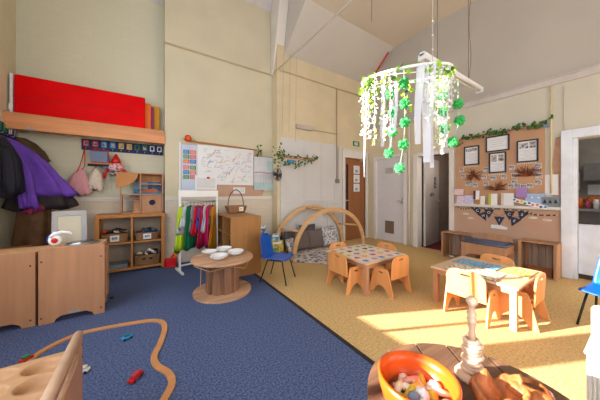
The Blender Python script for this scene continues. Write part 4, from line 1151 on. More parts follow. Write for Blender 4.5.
# alphabet cloth
ac = thing('alphabet_mat', 'cream alphabet mat with bright picture patches on the low table', 'mat', (2.475, 2.165, .3865))
B().box(-.375, .375, -.355, .355, 0, .002).build('mat_base', mat('mat_cream', (226, 206, 186), .6), ac)
pc_ = [(70, 150, 210), (214, 60, 60), (240, 200, 50), (70, 160, 60), (120, 80, 170), (230, 110, 160), (240, 130, 40), (50, 80, 190), (60, 60, 70), (60, 180, 190)]
r_ = random.Random(3); k = 0
for i in range(5):
    for j in range(5):
        x = -.30 + .148 * i + r_.uniform(-.01, .01); y = -.285 + .14 * j + r_.uniform(-.01, .01)
        a = r_.uniform(0, 6.28); n = r_.choice((5, 6, 8))
        b = B()
        pts = [(.046 * (1 if q % 2 else .72) * math.cos(2 * PI * q / n + a) * 1.1, .046 * (1 if q % 2 else .72) * math.sin(2 * PI * q / n + a)) for q in range(n)]
        b.prism(pts, [], .001, mat('patch_%d' % (k % 10), pc_[k % 10], .5), T((x, y, .0027)) @ RX(R(90)))
        b.prism([(p[0] * .5, p[1] * .5) for p in pts], [], .001, mat('patch_%d' % ((k * 3 + 4) % 10), pc_[(k * 3 + 4) % 10], .5), T((x, y, .0038)) @ RX(R(90)))
        b.build('picture_patch', None, ac); k += 1
def dots_mat(name, base, cols_, scale, cut=.33):
    m = bpy.data.materials.new(name); m.use_nodes = True
    nt = m.node_tree; n = nt.nodes; bs_ = n['Principled BSDF']; bs_.inputs['Roughness'].default_value = .5
    tc = n.new('ShaderNodeTexCoord'); v = n.new('ShaderNodeTexVoronoi'); v.voronoi_dimensions = '2D'; v.inputs['Scale'].default_value = scale
    nt.links.new(tc.outputs['Object'], v.inputs['Vector'])
    sp2 = n.new('ShaderNodeSeparateColor'); nt.links.new(v.outputs['Color'], sp2.inputs[0])
    cr = n.new('ShaderNodeValToRGB'); cr.color_ramp.interpolation = 'CONSTANT'
    while len(cr.color_ramp.elements) < len(cols_): cr.color_ramp.elements.new(.5)
    for i, cc in enumerate(cols_):
        cr.color_ramp.elements[i].position = i / len(cols_); cr.color_ramp.elements[i].color = (*lin(pc_[cc]), 1)
    nt.links.new(sp2.outputs[0], cr.inputs[0])
    lt = n.new('ShaderNodeMath'); lt.operation = 'LESS_THAN'; lt.inputs[1].default_value = cut; nt.links.new(v.outputs['Distance'], lt.inputs[0])
    mx_ = n.new('ShaderNodeMix'); mx_.data_type = 'RGBA'; mx_.inputs[6].default_value = (*lin(base), 1)
    nt.links.new(lt.outputs[0], mx_.inputs[0]); nt.links.new(cr.outputs[0], mx_.inputs[7]); nt.links.new(mx_.outputs[2], bs_.inputs['Base Color'])
    return m
def activity(loc, w, d, rz, base, cols_, label, seed):
    t = thing('activity_board', label, 'board', loc, rz)
    B().box(-w / 2, w / 2, -d / 2, d / 2, 0, .006).build('picture_sheet', dots_mat('dotted_%d' % seed, base, cols_, 30), t, bevel=.001)
    B().box(-w / 2 - .006, w / 2 + .006, -d / 2 - .006, d / 2 + .006, 0, .003).build('backing', W_birch, t)
activity((2.80, 1.02, .3865), .27, .44, 0, (226, 214, 200), (1, 6, 3, 0, 2), 'white board of red and green dots nearest the sunlit chair back', 11)
activity((3.12, 1.10, .3865), .24, .40, 0, (130, 180, 205), (1, 7, 9, 0), 'sky blue board with red dots at the far side of the table', 12)
activity((3.10, .78, .3865) if False else (3.16, .76, .3865), .34, .22, 0, (214, 186, 130), (1, 2, 6, 3), 'yellow board with red dots at the right end of the table', 13)

# ------------------------------------------------------------ display board on the gable wall
db = thing('display_board', 'large kraft backed display board on the right wall', 'display board', (XB - .001, 1.465, 0))
B().box(-.025, 0, -.575, .615, 1.0, 2.215).build('board', M_cork, db)
tag(B().box(XB - .012, XB - .001, .735, 2.10, .25, .93).build('kraft_paper_sheet', M_kraft), 'kraft paper covering the wall below the display board', 'paper')
lg = sbox('trim_16', XB - .06, XB, .73, 2.10, .945, .985, M_white, 'white ledge under the display board')
def pframe(y0, y1, z0, z1, label, pics, lines):
    cy = (y0 + y1) / 2; cz = (z0 + z1) / 2; w = abs(y0 - y1) / 2; h = (z1 - z0) / 2
    t = thing('framed_print', label, 'picture frame', (XB - .027, cy, cz), R(-90))
    B().prism([(-w, -h), (w, -h), (w, h), (-w, h)], [[(-w + .018, -h + .018), (w - .018, -h + .018), (w - .018, h - .018), (-w + .018, h - .018)]], .02, None, T((0, -.011, 0))).build('frame', M_frame, t)
    B().box(-w + .018, w - .018, -.006, -.003, -h + .018, h - .018).build('sheet', M_paper, t)
    for (a, b_, c_, d_, mm) in pics:
        B().box(a * w, b_ * w, -.0085, -.0065, c_ * h, d_ * h).build('photo', mm, t)
    b = B()
    for q in range(lines[0]):
        z = lines[1] * h - q * lines[2]; e = .7 * w - (q % 3) * .02
        b.box(-e, e, -.008, -.0065, z, z + .003)
    b.build('text_lines', M_greyp, t)
    return t
pframe(1.935, 1.70, 1.695, 2.035, 'black framed page at the left of the display board', [(-.75, .75, .45, .75, M_photo)], (9, .2, .022))
pframe(1.605, 1.29, 1.89, 2.15, 'black framed motto page at the top centre of the board', [], (4, .45, .035))
pframe(1.56, 1.33, 1.53, 1.87, 'black framed page with two photos in the middle', [(-.7, -.1, .1, .75, M_photo), (.1, .7, .1, .75, M_photo)], (7, -.1, .02))
pframe(1.20, .955, 1.67, 2.01, 'black framed page at the right of the display board', [(-.75, .1, .25, .75, M_photob), (.2, .75, .25, .8, M_photo)], (8, 0.05, .02))
# small photos
sp_l = [(1.98, 1.62), (1.60, 1.60), (1.955, 1.50), (1.63, 1.47), (1.88, 1.36), (1.76, 1.33), (1.60, 1.35), (1.50, 1.44), (1.36, 1.46), (1.26, 1.60), (1.23, 1.47), (1.23, 1.36), (1.19, 1.30), (1.05, 1.30), (.96, 1.35), (.95, 1.45), (.96, 1.60), (.98, 1.53), (1.12, 1.29), (1.83, 1.37), (1.27, 1.30)]
for k, (y, z) in enumerate(sp_l):
    t = thing('photograph', 'small photograph pinned to the display board', 'photograph', (XB - .027, y, z), R(-90), 'small photographs on the display board')
    b = B().box(-.036, .036, -.0015, 0, -.036, .036, M_paper).box(-.032, .032, -.0025, -.0018, -.032, .032, [M_photo, M_photob][k % 2])
    b.build('print', None, t)
for k, (y, z, s, l) in enumerate(((1.79, 1.51, .17, 'left'), (1.46, 1.26, .18, 'lower middle'), (1.08, 1.48, .18, 'right'))):
    t = thing('twig_decoration', l + ' of the three brown twig decorations on the board', 'twigs', (XB - .035, y, z), R(-90))
    b = B(); r2 = random.Random(k + 3)
    for q in range(34):
        a = r2.uniform(-.3, PI + .3) if k else r2.uniform(0, 2 * PI); L = s * r2.uniform(.5, 1)
        p1 = (L * .5 * math.cos(a) + r2.uniform(-.02, .02), -.01, L * .4 * math.sin(a) + r2.uniform(-.02, .02)); p2 = (L * math.cos(a), -.015, L * .8 * math.sin(a))
        b.tube([(0, -.008, -.03 if k else 0), p1, p2], [.006, .005, .003], None, 5)
    b.build('twigs', None, t); t.children[0].data.materials.append(M_stem) if not t.children[0].data.materials[:] or t.children[0].data.materials[0] is None else None
t_m = [o for o in C.objects if o.name.startswith('twigs')]
for o in t_m:
    o.data.materials.clear(); o.data.materials.append(mat('russet_twig', (112, 56, 34), .8))
# ivy along the top
sprig('ivy garland trailing along the top of the display board', [(XB - .05, 2.08, 2.12), (XB - .06, 1.9, 2.20), (XB - .06, 1.7, 2.19), (XB - .07, 1.52, 2.22), (XB - .06, 1.35, 2.18), (XB - .06, 1.15, 2.23), (XB - .06, .98, 2.20), (XB - .06, .84, 2.27)], 120, .034, .045)
# strip labels on board
b = B()
for (y, z) in ((1.82, 1.66), (1.45, 1.49), (1.07, 1.64)):
    for q in range(9): b.box(XB - .028, XB - .027, y + .11 - q * .025, y + .125 - q * .025, z, z + .022)
tag(b.build('cut_out_lettering', M_cream), 'rows of small cut out letters beneath the frames', 'lettering')
# cards on ledge
def card(y, z, w, h, m, label, rz=0, tilt=8, name='greeting_card', spine=None):
    t = thing(name, label, 'card', (XB - .045 - .02, y, z), R(-90) + rz)
    B().box(-w / 2, w / 2, -.002, .002, 0, h, None, RX(R(-tilt))).build('front', m, t)
    if spine: B().box(-w / 2, -w / 2 + .035, -.0035, -.0022, .002, h - .002, None, RX(R(-tilt))).build('spine', spine, t)
    return t
card(2.02, 1.15, .17, .11, mat('pale_pink_card', (226, 196, 196), .6), 'pale pink card above the left end of the ledge')
card(1.98, .987, .14, .15, mat('white_pink_card', (222, 200, 214), .6, .2, 30), 'white and pink drawing standing at the left of the ledge')
card(1.85, .987, .14, .16, mat('lilac_card', (200, 190, 216), .6, .2, 30), 'lilac drawing standing second on the ledge', R(8))
card(1.735, 1.07, .09, .16, M_paper, 'white booklet with a dark spine on the ledge', 0, 4, spine=M_stem)
card(1.66, .90 + .087, .10, .15, M_paper, 'white booklet with a mustard spine on the ledge', 0, 6, spine=M_mustard)
card(1.50, .987, .12, .19, M_paper, 'white booklet with a yellow green spine', 0, 6, spine=mat('yellow_green_spine', (180, 190, 60)))
card(1.31, .987, .16, .20, M_paper, 'larger cream booklet standing at the ledge middle', 0, 6, spine=M_cream)
card(1.14, 1.12, .13, .16, mat('purple_card', (170, 130, 190), .6), 'purple card leaning above the owl cut out', 0, 4)
ow = thing('animal_cut_out', 'pale blue animal cut out above the ledge', 'cut out', (XB - .05, .99, 1.10), R(-90))
B().prism([(-.09, -.08), (.09, -.08), (.11, 0), (.10, .05), (.13, .09), (.07, .08), (-.07, .08), (-.13, .09), (-.10, .05), (-.11, 0)], [], .004, None).build('body', mat('powder_blue', (160, 184, 220), .6), ow)
B().ball((-.035, -.004, .02), .016, M_wplast, 8, (1, .3, 1)).ball((.035, -.004, .02), .016, M_wplast, 8, (1, .3, 1)).build('eyes', None, ow)
nm = thing('dotted_paper_strip', 'white strip of coloured dots slanting down over the ledge', 'strip', (XB - .07, 1.02, 1.02), R(-90))
B().box(-.24, .17, -.002, .002, -.03, .03, None, RY(R(16))).build('strip', M_paper, nm)
b = B()
for q in range(9):
    b.lathe([(.016, 0), (.016, .002)], mat('patch_%d' % (q % 8), pc_[q % 8]), 10, RY(R(16)) @ T((-.21 + .045 * q, -.003, .008 * (-1) ** q)) @ RX(R(90)))
b.build('dots', None, nm)
# bunting
bt = thing('bunting', 'chalkboard bunting strung across the kraft paper', 'bunting', (XB - .02, 0, 0))
def flag(y, zt, w, h, ch_, rot=0):
    mx = ewall(y, zt, 0) @ RY(rot)
    f = B().prism([(-w / 2, 0), (w / 2, 0), (0, -h)], [], .003, None, mx).build('flag', mat('slate_flag', (52, 56, 74), .8), bt)
    text_mesh(ch_, .06, M_paper, 'letter', mx @ T((0, -.003, -h * .36)) @ RX(R(90)), f)
for (y, z, ch_, rt) in ((1.745, .925, 'C', R(-14)), (1.665, .84, 'H', R(-22)), (1.565, .905, 'O', 0), (1.425, .79, 'I', 0), (1.295, .895, 'C', 0), (1.215, .79, 'E', R(20)), (1.125, .90, 'S', R(16))):
    flag(y, z, .145, .15, ch_, rt)
b = B().tube([(-.003, 1.84, .93), (-.003, 1.745, .925), (-.003, 1.66, .845), (-.003, 1.565, .905), (-.003, 1.425, .79), (-.003, 1.295, .895), (-.003, 1.215, .79), (-.003, 1.06, .92)], .003, None, 5)
b.build('string', M_stem, bt)
gb = spline([(XB - .03, 2.08, .93), (XB - .03, 1.95, .89), (XB - .03, 1.8, .92), (XB - .03, 1.5, .92), (XB - .03, 1.15, .91), (XB - .03, .98, .86), (XB - .03, .77, .87)], 10)
t = thing('bead_garland', 'thin garland of brown beads along the foot of the ledge', 'garland')
b = B()
for k, p in enumerate(gb):
    b.ball(p, .012, [M_stem, M_cream][k % 3 == 0], 6)
b.build('beads', None, t)
for k, (y, z, l) in enumerate(((1.92, .80, 'upper'), (1.84, .73, 'lower'))):
    tag(B().lathe([(.02, 0), (.018, .003)], M_cream, 16, T((XB - .0125, y, z)) @ RY(R(-90)), squash=2.6).build('name_label', None), l + ' of the two cream oval labels left of the bunting', 'label')
for k, (y, z, l) in enumerate(((1.02, .81, 'left'), (.87, .79, 'right'))):
    tag(B().lathe([(.02, 0), (.018, .003)], M_cream, 16, T((XB - .0125, y, z)) @ RY(R(-90)), squash=2.8).build('name_label', None), l + ' of the two cream oval labels right of the bunting', 'label')
tag(B().prism([(-.11, -.03), (.1, -.035), (.12, .0), (.03, .03), (-.10, .03)], [], .004, None, ewall(1.43, .62, XB - .02)).build('torn_label', M_paper), 'torn white paper label under the bunting', 'label')
# crates
def crate(loc, w, h, d, label, rz=0):
    t = thing('wooden_crate', label, 'crate', loc, rz)
    # opening faces local -Y, width x, height z
    n = 3
    for s in (0, 1):
        for k in range(n):
            a = d * k / n + .003; x = 0 if s == 0 else w - .014
            B().box(x, x + .014, a, a + d / n - .006, 0.001, h).build('side_slat', W_crate, t)
    for k in range(n):
        a = d * k / n + .003
        B().box(.015, w - .015, a, a + d / n - .006, h - .014, h).build('top_slat', W_crate, t)
        B().box(.015, w - .015, a, a + d / n - .006, 0.001, .015).build('bottom_slat', W_crate, t)
    m = 5
    for k in range(m):
        a = .016 + (w - .032) * k / m
        B().box(a + .003, a + (w - .032) / m - .003, d - .014, d, .016, h - .015).build('back_slat', W_crated, t)
    for x in (.016, w - .046):
        B().box(x, x + .03, d - .045, d - .016, .016, h - .015).build('corner_post', W_crate, t)
    B().box(.0, .03, -.013, -.001, 0.001, h).build('front_batten', W_crate, t); B().box(w - .03, w, -.013, -.001, .001, h).build('front_batten', W_crate, t)
    return t
crate((4.62, 2.19, 0), .50, .465, .30, 'weathered wooden crate left of the water tray', R(-90))
crate((4.62, 1.11, 0), .39, .49, .30, 'weathered wooden crate right of the water tray', R(-90))
bx = thing('toy_wagon', 'small brown slatted box inside the right crate', 'box', (4.74, .90, .017), R(-90))
B().box(-.13, .13, -.05, .05, .0, .015).box(-.13, .13, -.05, -.042, .02, .09).box(-.13, .13, .042, .05, .02, .09).box(-.13, -.122, -.05, .05, .0, .10).box(.122, .13, -.05, .05, .0, .10).box(-.13, .13, -.052, -.044, .1, .125).build('slatted_box', wood('reddish_slats', (150, 88, 52), .2, ax='x'), bx)
tag(B().tube([(4.66, 2.08, .03), (4.66, 2.0, .03)], .014, None, 8).build('white_scrap', M_wplast), 'small white tube lying in the left crate', 'scrap')
# water tray
wt = thing('water_tray', 'wooden framed water tray with a clear grey tub between the crates', 'water tray', (4.26, 1.44, 0), R(-90))
w = .56
pts = [(-w / 2, .02), (-w / 2 + .03, .0), (-w / 2 + .06, .02), (-w / 2 + .06, .20), (-w / 2 + .13, .24), (w / 2 - .13, .24), (w / 2 - .06, .20), (w / 2 - .06, .02), (w / 2 - .03, 0), (w / 2, .02), (w / 2, .40), (-w / 2, .40)]
B().prism(pts, [], .018, None, T((0, 0, 0))).build('front_frame', W_birch, wt, bevel=.003)
pts2 = pts[:10] + [(w / 2, .42), (w / 2 - .04, .50), (w / 2 - .12, .53), (-w / 2 + .12, .53), (-w / 2 + .04, .50), (-w / 2, .42)]
B().prism(pts2, [], .018, None, T((0, .36, 0))).build('back_frame', W_birch, wt, bevel=.003)
for s in (-1, 1): B().box(s * (w / 2 - .02) - .009, s * (w / 2 - .02) + .009, .01, .35, .28, .385).build('side_rail', W_birch, wt)
tb = mat('grey_tub', (120, 122, 138), .25, .05, alpha=.85)
B().box(-w / 2 + .035, w / 2 - .035, .015, .345, .30, .31).box(-w / 2 + .035, -w / 2 + .04, .015, .345, .31, .425).box(w / 2 - .04, w / 2 - .035, .015, .345, .31, .425).box(-w / 2 + .035, w / 2 - .035, .015, .02, .31, .425).box(-w / 2 + .035, w / 2 - .035, .34, .345, .31, .425).build('tub', tb, wt)
B().tube([(-w / 2 - .01, -.02, .425), (w / 2 + .01, -.02, .425), (w / 2 + .01, .345, .425), (-w / 2 - .01, .345, .425)], .013, None, 8, closed=True).build('tub_rim', mat('grey_rim', (96, 98, 118), .3), wt)
for k in range(3): B().tube([(-w / 2 + .03, .08 + .08 * k, .432), (w / 2 - .03, .08 + .08 * k, .432)], .008, None, 8).build('cross_rod', mat('grey_rim', (96, 98, 118), .3), wt)

# ------------------------------------------------------------ foreground spool table and things
FT = .55
ft = thing('round_drum_table', 'weathered dark round spool table in the foreground', 'table', (.82, .28, 0))
b = B(); r0 = .32
def disc_plank(x0, x1, m, z0, z1):
    n = 16; pts = []
    for k in range(n + 1):
        x = x0 + (x1 - x0) * k / n; pts.append((x, math.sqrt(max(0, r0 * r0 - x * x))))
    out = pts + [(p[0], -p[1]) for p in reversed(pts)]
    out = [p for i, p in enumerate(out) if i == 0 or (abs(p[0] - out[i - 1][0]) + abs(p[1] - out[i - 1][1])) > 1e-5]
    b.prism(out, [], z1 - z0, m, RZ(R(-38)) @ T((0, 0, (z0 + z1) / 2)) @ RX(R(90)))
xs = [-.32, -.19, -.06, .065, .19, .32]
for k in range(5): disc_plank(xs[k] + (.0035 if k else .001), xs[k + 1] - (.0035 if k < 4 else .001), W_dark, FT - .045, FT)
b.build('plank_top', None, ft)
B().lathe([(.17, .04), (.17, FT - .046)], None, 20, smooth=False).build('drum', W_brown, ft)
B().lathe([(.30, .0), (.30, .039)], None, 40, smooth=False).build('lower_disc', W_dark, ft)
bl = thing('salad_bowl', 'glossy orange stained wooden bowl full of trinkets', 'bowl', (.668, .385, FT + .0005))
prof = [(.05, 0), (.078, .015), (.098, .045), (.108, .08), (.110, .108), (.102, .111), (.099, .08), (.087, .045), (.062, .024), (.001, .018)]
B().lathe(prof, None, 48).build('bowl', W_bowl, bl)
r_ = random.Random(9)
tm = [('cream', mat('bone_piece', (232, 214, 184), .4)), ('pink', mat('pink_shell', (220, 150, 140), .4)), ('grey blue', mat('grey_blue_stone', (120, 140, 160), .4)), ('yellow', mat('yellow_wood_piece', (214, 176, 60), .4)), ('brown', mat('brown_nut', (140, 84, 50), .5)), ('white', M_wplast)]
pos = [(-.05, .045, .11, 20, 'stick', 0), (-.02, .035, .105, -50, 'stick', 0), (.02, .05, .10, -20, 'stick', 1), (-.07, .02, .10, -60, 'stick', 3), (-.055, .0, .095, -50, 'stick', 3), (-.08, -.03, .10, -30, 'egg', 2),
       (.055, .02, .095, 0, 'ring', 0), (.01, .0, .10, 0, 'egg', 0), (-.02, -.035, .10, 10, 'stick', 5), (-.03, -.06, .09, -20, 'egg', 2), (.03, -.04, .10, 50, 'egg', 3), (.0, -.02, .11, 90, 'egg', 5), (.07, -.045, .10, -50, 'stick', 0),
       (.085, -.02, .10, -60, 'egg', 5), (.05, -.08, .09, 0, 'egg', 0), (-.01, .015, .105, 0, 'stick', 3), (.085, .03, .09, 40, 'stick', 3), (-.04, -.01, .11, 0, 'egg', 2), (.02, -.075, .095, 30, 'egg', 4), (-.06, .065, .09, 50, 'egg', 4), (.03, .075, .09, 10, 'egg', 0)]
for k, (x, y, z, a, sh_, mi_) in enumerate(pos):
    q = T((.668 + x * .80, .385 + y * .80, FT + z * .85 - .028)) @ Matrix.Scale(.82, 4) @ RZ(R(a)) @ RY(R(r_.uniform(-14, 14)))
    b = B()
    if sh_ == 'stick': b.tube([q @ Vector((-.042, 0, 0)), q @ Vector((0, 0, .003)), q @ Vector((.042, 0, 0))], [.007, .011, .006], None, 10)
    elif sh_ == 'ring': b.lathe([(.012, -.006), (.030, -.005), (.032, 0), (.030, .006), (.012, .004)], None, 20, q @ RX(R(15)))
    else: b.lathe([(.006, -.024), (.016, -.012), (.019, 0), (.014, .014), (.005, .022)], None, 12, q @ RY(R(90)))
    tag(b.build({'stick': 'wooden_piece', 'ring': 'wooden_ring', 'egg': 'pebble'}[sh_], tm[mi_][1]), tm[mi_][0] + {'stick': ' slim piece', 'ring': ' ring', 'egg': ' pebble shaped piece'}[sh_] + ' in the orange bowl', 'trinket', 'trinkets in the orange bowl')
b = B().lathe([(.08, .0), (.084, .004), (.078, .007)], mat('bowl_filling', (120, 84, 60), .7, .4, 60), 30, T((.668, .385, FT + .040)))
tag(b.build('small_beads_fill', None), 'loose brown filling between the trinkets in the orange bowl', 'filling', None, 'stuff')
rp = thing('ring_post', 'pale turned wooden post stacked with wooden rings', 'ring post', (.955, .352, FT + .0005))
B().lathe([(.050, 0), (.052, .008), (.046, .016), (.044, .02)], None, 30).build('base', W_pale, rp)
B().lathe([(.010, .02), (.010, .145), (.013, .15), (.009, .16), (.012, .19), (.016, .205), (.012, .212), (.016, .225), (.010, .235), (.009, .25), (.018, .262), (.018, .275), (.008, .284)], None, 18).build('post', W_pale, rp)
zc = .022
for k in range(9):
    r = .036 if k < 2 else .031 + .002 * math.sin(k * 2.2)
    c0 = T((.0035 * math.sin(k * 1.9), .0035 * math.cos(k * 2.3), zc + .006)) @ RX(R(3 * math.sin(k * 1.7))) @ RY(R(5 * math.cos(k)))
    o = B().tube([c0 @ Vector((r * .68 * math.cos(a), r * .68 * math.sin(a), 0)) for a in [2 * PI * q / 24 for q in range(24)]], .0085, None, 8, closed=True).build('wooden_ring', W_pale)
    o.location = (.955, .352, FT + .0005)
    tag(o, ['lowest ring on the turned post', 'second lowest ring on the turned post', 'third ring up on the turned post', 'fourth ring up on the turned post', 'fifth ring up on the turned post', 'sixth ring up on the turned post', 'seventh ring up on the turned post', 'second highest ring on the turned post', 'highest ring on the turned post'][k] , 'ring', 'rings on the turned post')
    zc += .0125
bb = thing('burl_bowl', 'rough edged burl wood bowl at the bottom of the picture', 'bowl', (.885, .252, FT + .0005), R(-20))
def wob(a, z): return 1 + .10 * math.sin(3 * a + .6) + .05 * math.sin(7 * a) + (.05 * math.sin(11 * a) if z > .06 else 0)
n = 40
verts = []
prof = [(.026, 0, 0), (.046, .016, 0), (.058, .04, .4), (.062, .066, 1), (.054, .066, 1), (.044, .04, .4), (.028, .02, 0), (.001, .015, 0)]
for (r, z, k_) in prof:
    for q in range(n):
        a = 2 * PI * q / n
        verts.append((r * wob(a, z) * math.cos(a) * 1.35, r * wob(a, z) * math.sin(a), z + k_ * (.014 * math.sin(5 * a) + .008 * math.sin(9 * a + 1))))
faces = [(k * n + q, k * n + (q + 1) % n, (k + 1) * n + (q + 1) % n, (k + 1) * n + q) for k in range(len(prof) - 1) for q in range(n)]
faces += [tuple(range(n)), tuple((len(prof) - 1) * n + q for q in range(n))[::-1]]
b = B(); b._fin(verts, faces, None, None, True); b.build('bowl', W_burl, bb)
B().lathe([(.02, 0), (.05, .006), (.062, .02), (.05, .042), (.034, .05), (.028, .036), (.004, .032)], None, 24, T((.105, -.01, .012)) @ RX(R(-6)) @ RY(R(10)), wob=wob).build('knobbly_rim', W_burl, bb)
B().ball((.11, -.01, .046), .026, None, 12, (1.1, 1.0, .3)).build('bark_hollow', W_brown, bb)

# box with cylinder at the right edge
pb = thing('ribbed_box', 'pale ribbed wooden box at the bottom right corner', 'box', (1.735, .176, 0))
b = B().box(0, .30, -.34, 0, 0, .44)
b.build('box', mat('pale_lime_wood', (234, 224, 212), .6, .06, 8), pb, bevel=.004)
b = B()
for k in range(24): b.box(-.008, -.001, -.338 + .014 * k, -.331 + .014 * k, .01, .40)
b.build('ribs', mat('pale_lime_wood', (234, 224, 212)), pb)
b = B().box(-.014, .31, -.345, .006, .441, .455); b.build('lid', mat('pale_lime_wood', (234, 224, 212)), pb, bevel=.003)
tag(B().lathe([(.06, 0), (.062, .01), (.062, .145), (.056, .155)], mat('cream_cylinder', (230, 220, 206), .5), 30, T((1.93, .118, .456))).build('cylinder_block', None), 'cream cylinder standing on the ribbed box', 'block')

# ------------------------------------------------------------ hanging hoop
HC = Vector((1.845, 1.18, 2.19))
S_, C_ = math.sin(.582), math.cos(.582)
fwd = Vector((S_, C_, 0)); rgt = Vector((C_, -S_, 0))
tiltf = .23
def ringp(a, r=.345, dz=0):
    l = r * math.cos(a); f = r * math.sin(a)
    p = HC + rgt * l + fwd * f
    p.z += tiltf * f + .11 * l + dz
    return p
hh = thing('hanging_hoop', 'white hoop hung from the ceiling with blossom strands and ribbons', 'hanging decoration', (0, 0, 0))
B().tube([ringp(2 * PI * k / 56) for k in range(56)], .011, None, 8, closed=True).build('hoop', M_wist, hh)
top = ringp(R(22)); top = Vector((top.x, top.y, top.z))
B().tube([top, (top.x, top.y, 4.668 if top.x > 2.38 else 5.49)], .003, None, 5).build('suspension_cord', mat('pale_cord', (200, 190, 180)), hh)
b = B()
for k in range(4): b.ball((top.x, top.y, top.z + .12 + .13 * k), .008, None, 6)
b.build('cord_beads', M_wist, hh)
def strand(a, L, seed, dens=1.0, w=.022):
    r2 = random.Random(seed); p = ringp(a)
    b = B(); b.tube([p, p + Vector((.003, 0, -L / 2)), p + Vector((0, 0, -L))], .0016, M_wist, 4)
    n = int(L * 95 * dens)
    for k in range(n):
        z = L * (k + .5) / n
        q = p + Vector((r2.gauss(0, w * .6), r2.gauss(0, w * .6), -z))
        m = M_wist if r2.random() < .86 else M_leafy
        b.leaf(q, r2.uniform(.010, .018), m)
    b.build('blossom_strand', None, hh)
def ribbon(a, L, w, seed):
    r2 = random.Random(seed); p = ringp(a); ph = r2.uniform(0, 6)
    d = Vector((-.27 + .15 * math.sin(ph), .96, 0)).normalized(); w *= .8
    def f(u, v):
        q = p + d * (w * (u - .5) * (1 - .3 * v)) + Vector((.012 * math.sin(5 * v + ph), .012 * math.cos(4 * v + ph), -L * v))
        return q
    B().grid(f, 2, 14).build('ribbon', M_ribbon, hh)
for i, (a, L) in enumerate(((178, .50), (186, .44), (170, .36), (196, .50), (208, .55), (222, .52), (230, .48), (100, .30), (272, .42), (282, .60), (289, .62), (300, .34), (352, .56), (0, .62), (8, .62), (15, .5), (24, .40), (318, .34))):
    strand(R(a), L, 50 + i, 1.0 if i % 3 else .8)
for i, (a, L, w) in enumerate(((184, .82, .022), (236, .46, .035), (262, .56, .07), (270, .70, .08), (278, .74, .045), (296, .56, .016), (305, .62, .018), (2, .70, .05), (10, .5, .03), (100, .6, .07), (86, .62, .05))):
    ribbon(R(a), L, w, 90 + i)
b = B()
for k in range(150):
    a = rnd.uniform(0, 2 * PI); p = ringp(a, .345 + rnd.uniform(-.03, .03), rnd.uniform(-.09, .02)); b.leaf(p, rnd.uniform(.018, .034), M_leafy if rnd.random() < .75 else M_leaf)
for a0 in (20, 0, 60, 200):
    for k in range(16): b.leaf(ringp(R(a0 + rnd.uniform(-8, 8)), .345, -rnd.uniform(0, .3)), rnd.uniform(.02, .034), M_leafy)
b.build('ivy_leaves', None, hh)
# pompom strings : (lateral px offset worked out as metres from hoop centre), hanging inside
def pompom(p, r, k):
    b = B(); n = 12; r2 = random.Random(k)
    verts = []; K = 7
    for i in range(1, K):
        th = PI * i / K
        for q in range(n):
            an = 2 * PI * q / n; rr = r * (1 + .16 * (1 if (q + i) % 2 else -1))
            verts.append((p[0] + rr * math.sin(th) * math.cos(an), p[1] + rr * math.sin(th) * math.sin(an), p[2] - rr * math.cos(th)))
    faces = [(i * n + q, i * n + (q + 1) % n, (i + 1) * n + (q + 1) % n, (i + 1) * n + q) for i in range(K - 2) for q in range(n)]
    faces += [tuple(range(n)), tuple((K - 2) * n + q for q in range(n))[::-1]]
    b._fin(verts, faces, None, None)
    b.build('pompom', M_pom, hh)
def at(px, py, depth):
    r = (px - 300) / 233 * depth; z = 1.2 - (py - 192.3) / 233 * depth
    p = fwd * depth + rgt * r; return Vector((p.x, p.y, z))
strings = [((390, 393, 392.5, 392.5, 389), (94, 112.5, 112.6, 132, 153), 1.9), ((404, 404.6, 405, 403.5, 399.5), (83, 103.5, 122.5, 144.5, 168), 1.82),
           ((443, 443, 443.5), (95, 111.5, 128.5), 1.95), ((458, 459.5, 452.5), (104, 120.5, 142), 2.0)]
kk = 0
for xs_, ys_, dp in strings:
    P0 = [at(x, y, dp) for x, y in zip(xs_, ys_)]
    P0 = [p for i, p in enumerate(P0) if i == 0 or (p - P0[i - 1]).length > .03]
    topz = HC.z + .0
    tp_ = Vector((P0[0].x, P0[0].y, topz - .02))
    B().tube([tp_] + P0 + [P0[-1] + Vector((0, 0, -.05))], .002, None, 4).build('string', mat('pale_green_string', (170, 210, 170)), hh)
    for p in P0: pompom(p, .041 if dp > 1.9 else .038, kk); kk += 1
B().tube([ringp(R(150)), ringp(R(30))], .003, None, 5).tube([ringp(R(205)), ringp(R(340))], .003, None, 5).build('cross_line', M_wist, hh)

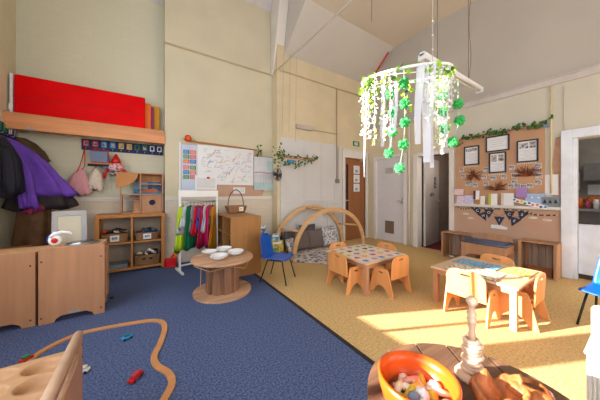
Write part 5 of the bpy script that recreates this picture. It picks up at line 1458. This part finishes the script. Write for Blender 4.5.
# ------------------------------------------------------------ lights, world, camera
def sun():
    l = bpy.data.lights.new('sun', 'SUN'); l.energy = 29.0; l.angle = R(.5); l.color = (1.0, .89, .80)
    o = bpy.data.objects.new('sun', l); C.objects.link(o)
    e = math.atan(.285); d = Vector((.909 * math.cos(e), -.418 * math.cos(e), -math.sin(e)))
    o.rotation_euler = d.to_track_quat('-Z', 'Y').to_euler()
sun()
def area(name, loc, sx, sy, rot, e, col=(.87, .93, 1)):
    l = bpy.data.lights.new(name, 'AREA'); l.shape = 'RECTANGLE'; l.size = sx; l.size_y = sy; l.energy = e; l.color = col
    o = bpy.data.objects.new(name, l); C.objects.link(o); o.location = loc; o.rotation_euler = rot
for k, (a, c_, z0, z1, mul) in enumerate(WINS):  # area lamps outside the left windows, added as sky fill
    area('window_light', (XW - .24, (a + c_) / 2, (z0 + z1) / 2), z1 - z0, c_ - a, (0, R(-90), 0), 34 * (c_ - a))
for a, c_ in ((-1.0, .9), (1.5, 3.4)):  # fill lamps outside the added front windows
    area('window_light', ((a + c_) / 2, -3.62, 2.3), c_ - a, 2.6, (R(90), 0, 0), 80)
l = bpy.data.lights.new('corridor_fill', 'POINT'); l.energy = 9; l.shadow_soft_size = .15; l.color = (1, .92, .84)  # unseen fill light added to brighten the open door leaf
o = bpy.data.objects.new('corridor_fill', l); C.objects.link(o); o.location = (5.45, 2.22, 1.75)
l = bpy.data.lights.new('kitchen_fill', 'POINT'); l.energy = 22; l.shadow_soft_size = .2  # unseen fill light added to brighten the kitchen beyond the doorway
o = bpy.data.objects.new('kitchen_fill', l); C.objects.link(o); o.location = (6.0, .2, 2.4)
w = bpy.data.worlds.new('World'); sc.world = w; w.use_nodes = True
w.node_tree.nodes['Background'].inputs[0].default_value = (.75, .86, 1, 1)
w.node_tree.nodes['Background'].inputs[1].default_value = 1.3

cam = bpy.data.cameras.new('camera'); co = bpy.data.objects.new('camera', cam); C.objects.link(co)
cam.sensor_width = 36; cam.lens = 36 * 233 / 600; cam.shift_y = -(200 - 192.3) / 600
cam.clip_start = .02
co.location = (0, 0, 1.2); co.rotation_euler = (R(90), 0, -.582)
sc.camera = co
sc.view_settings.view_transform = 'Standard'; sc.view_settings.look = 'None'; sc.view_settings.gamma = 1
sc.view_settings.exposure = 0.0
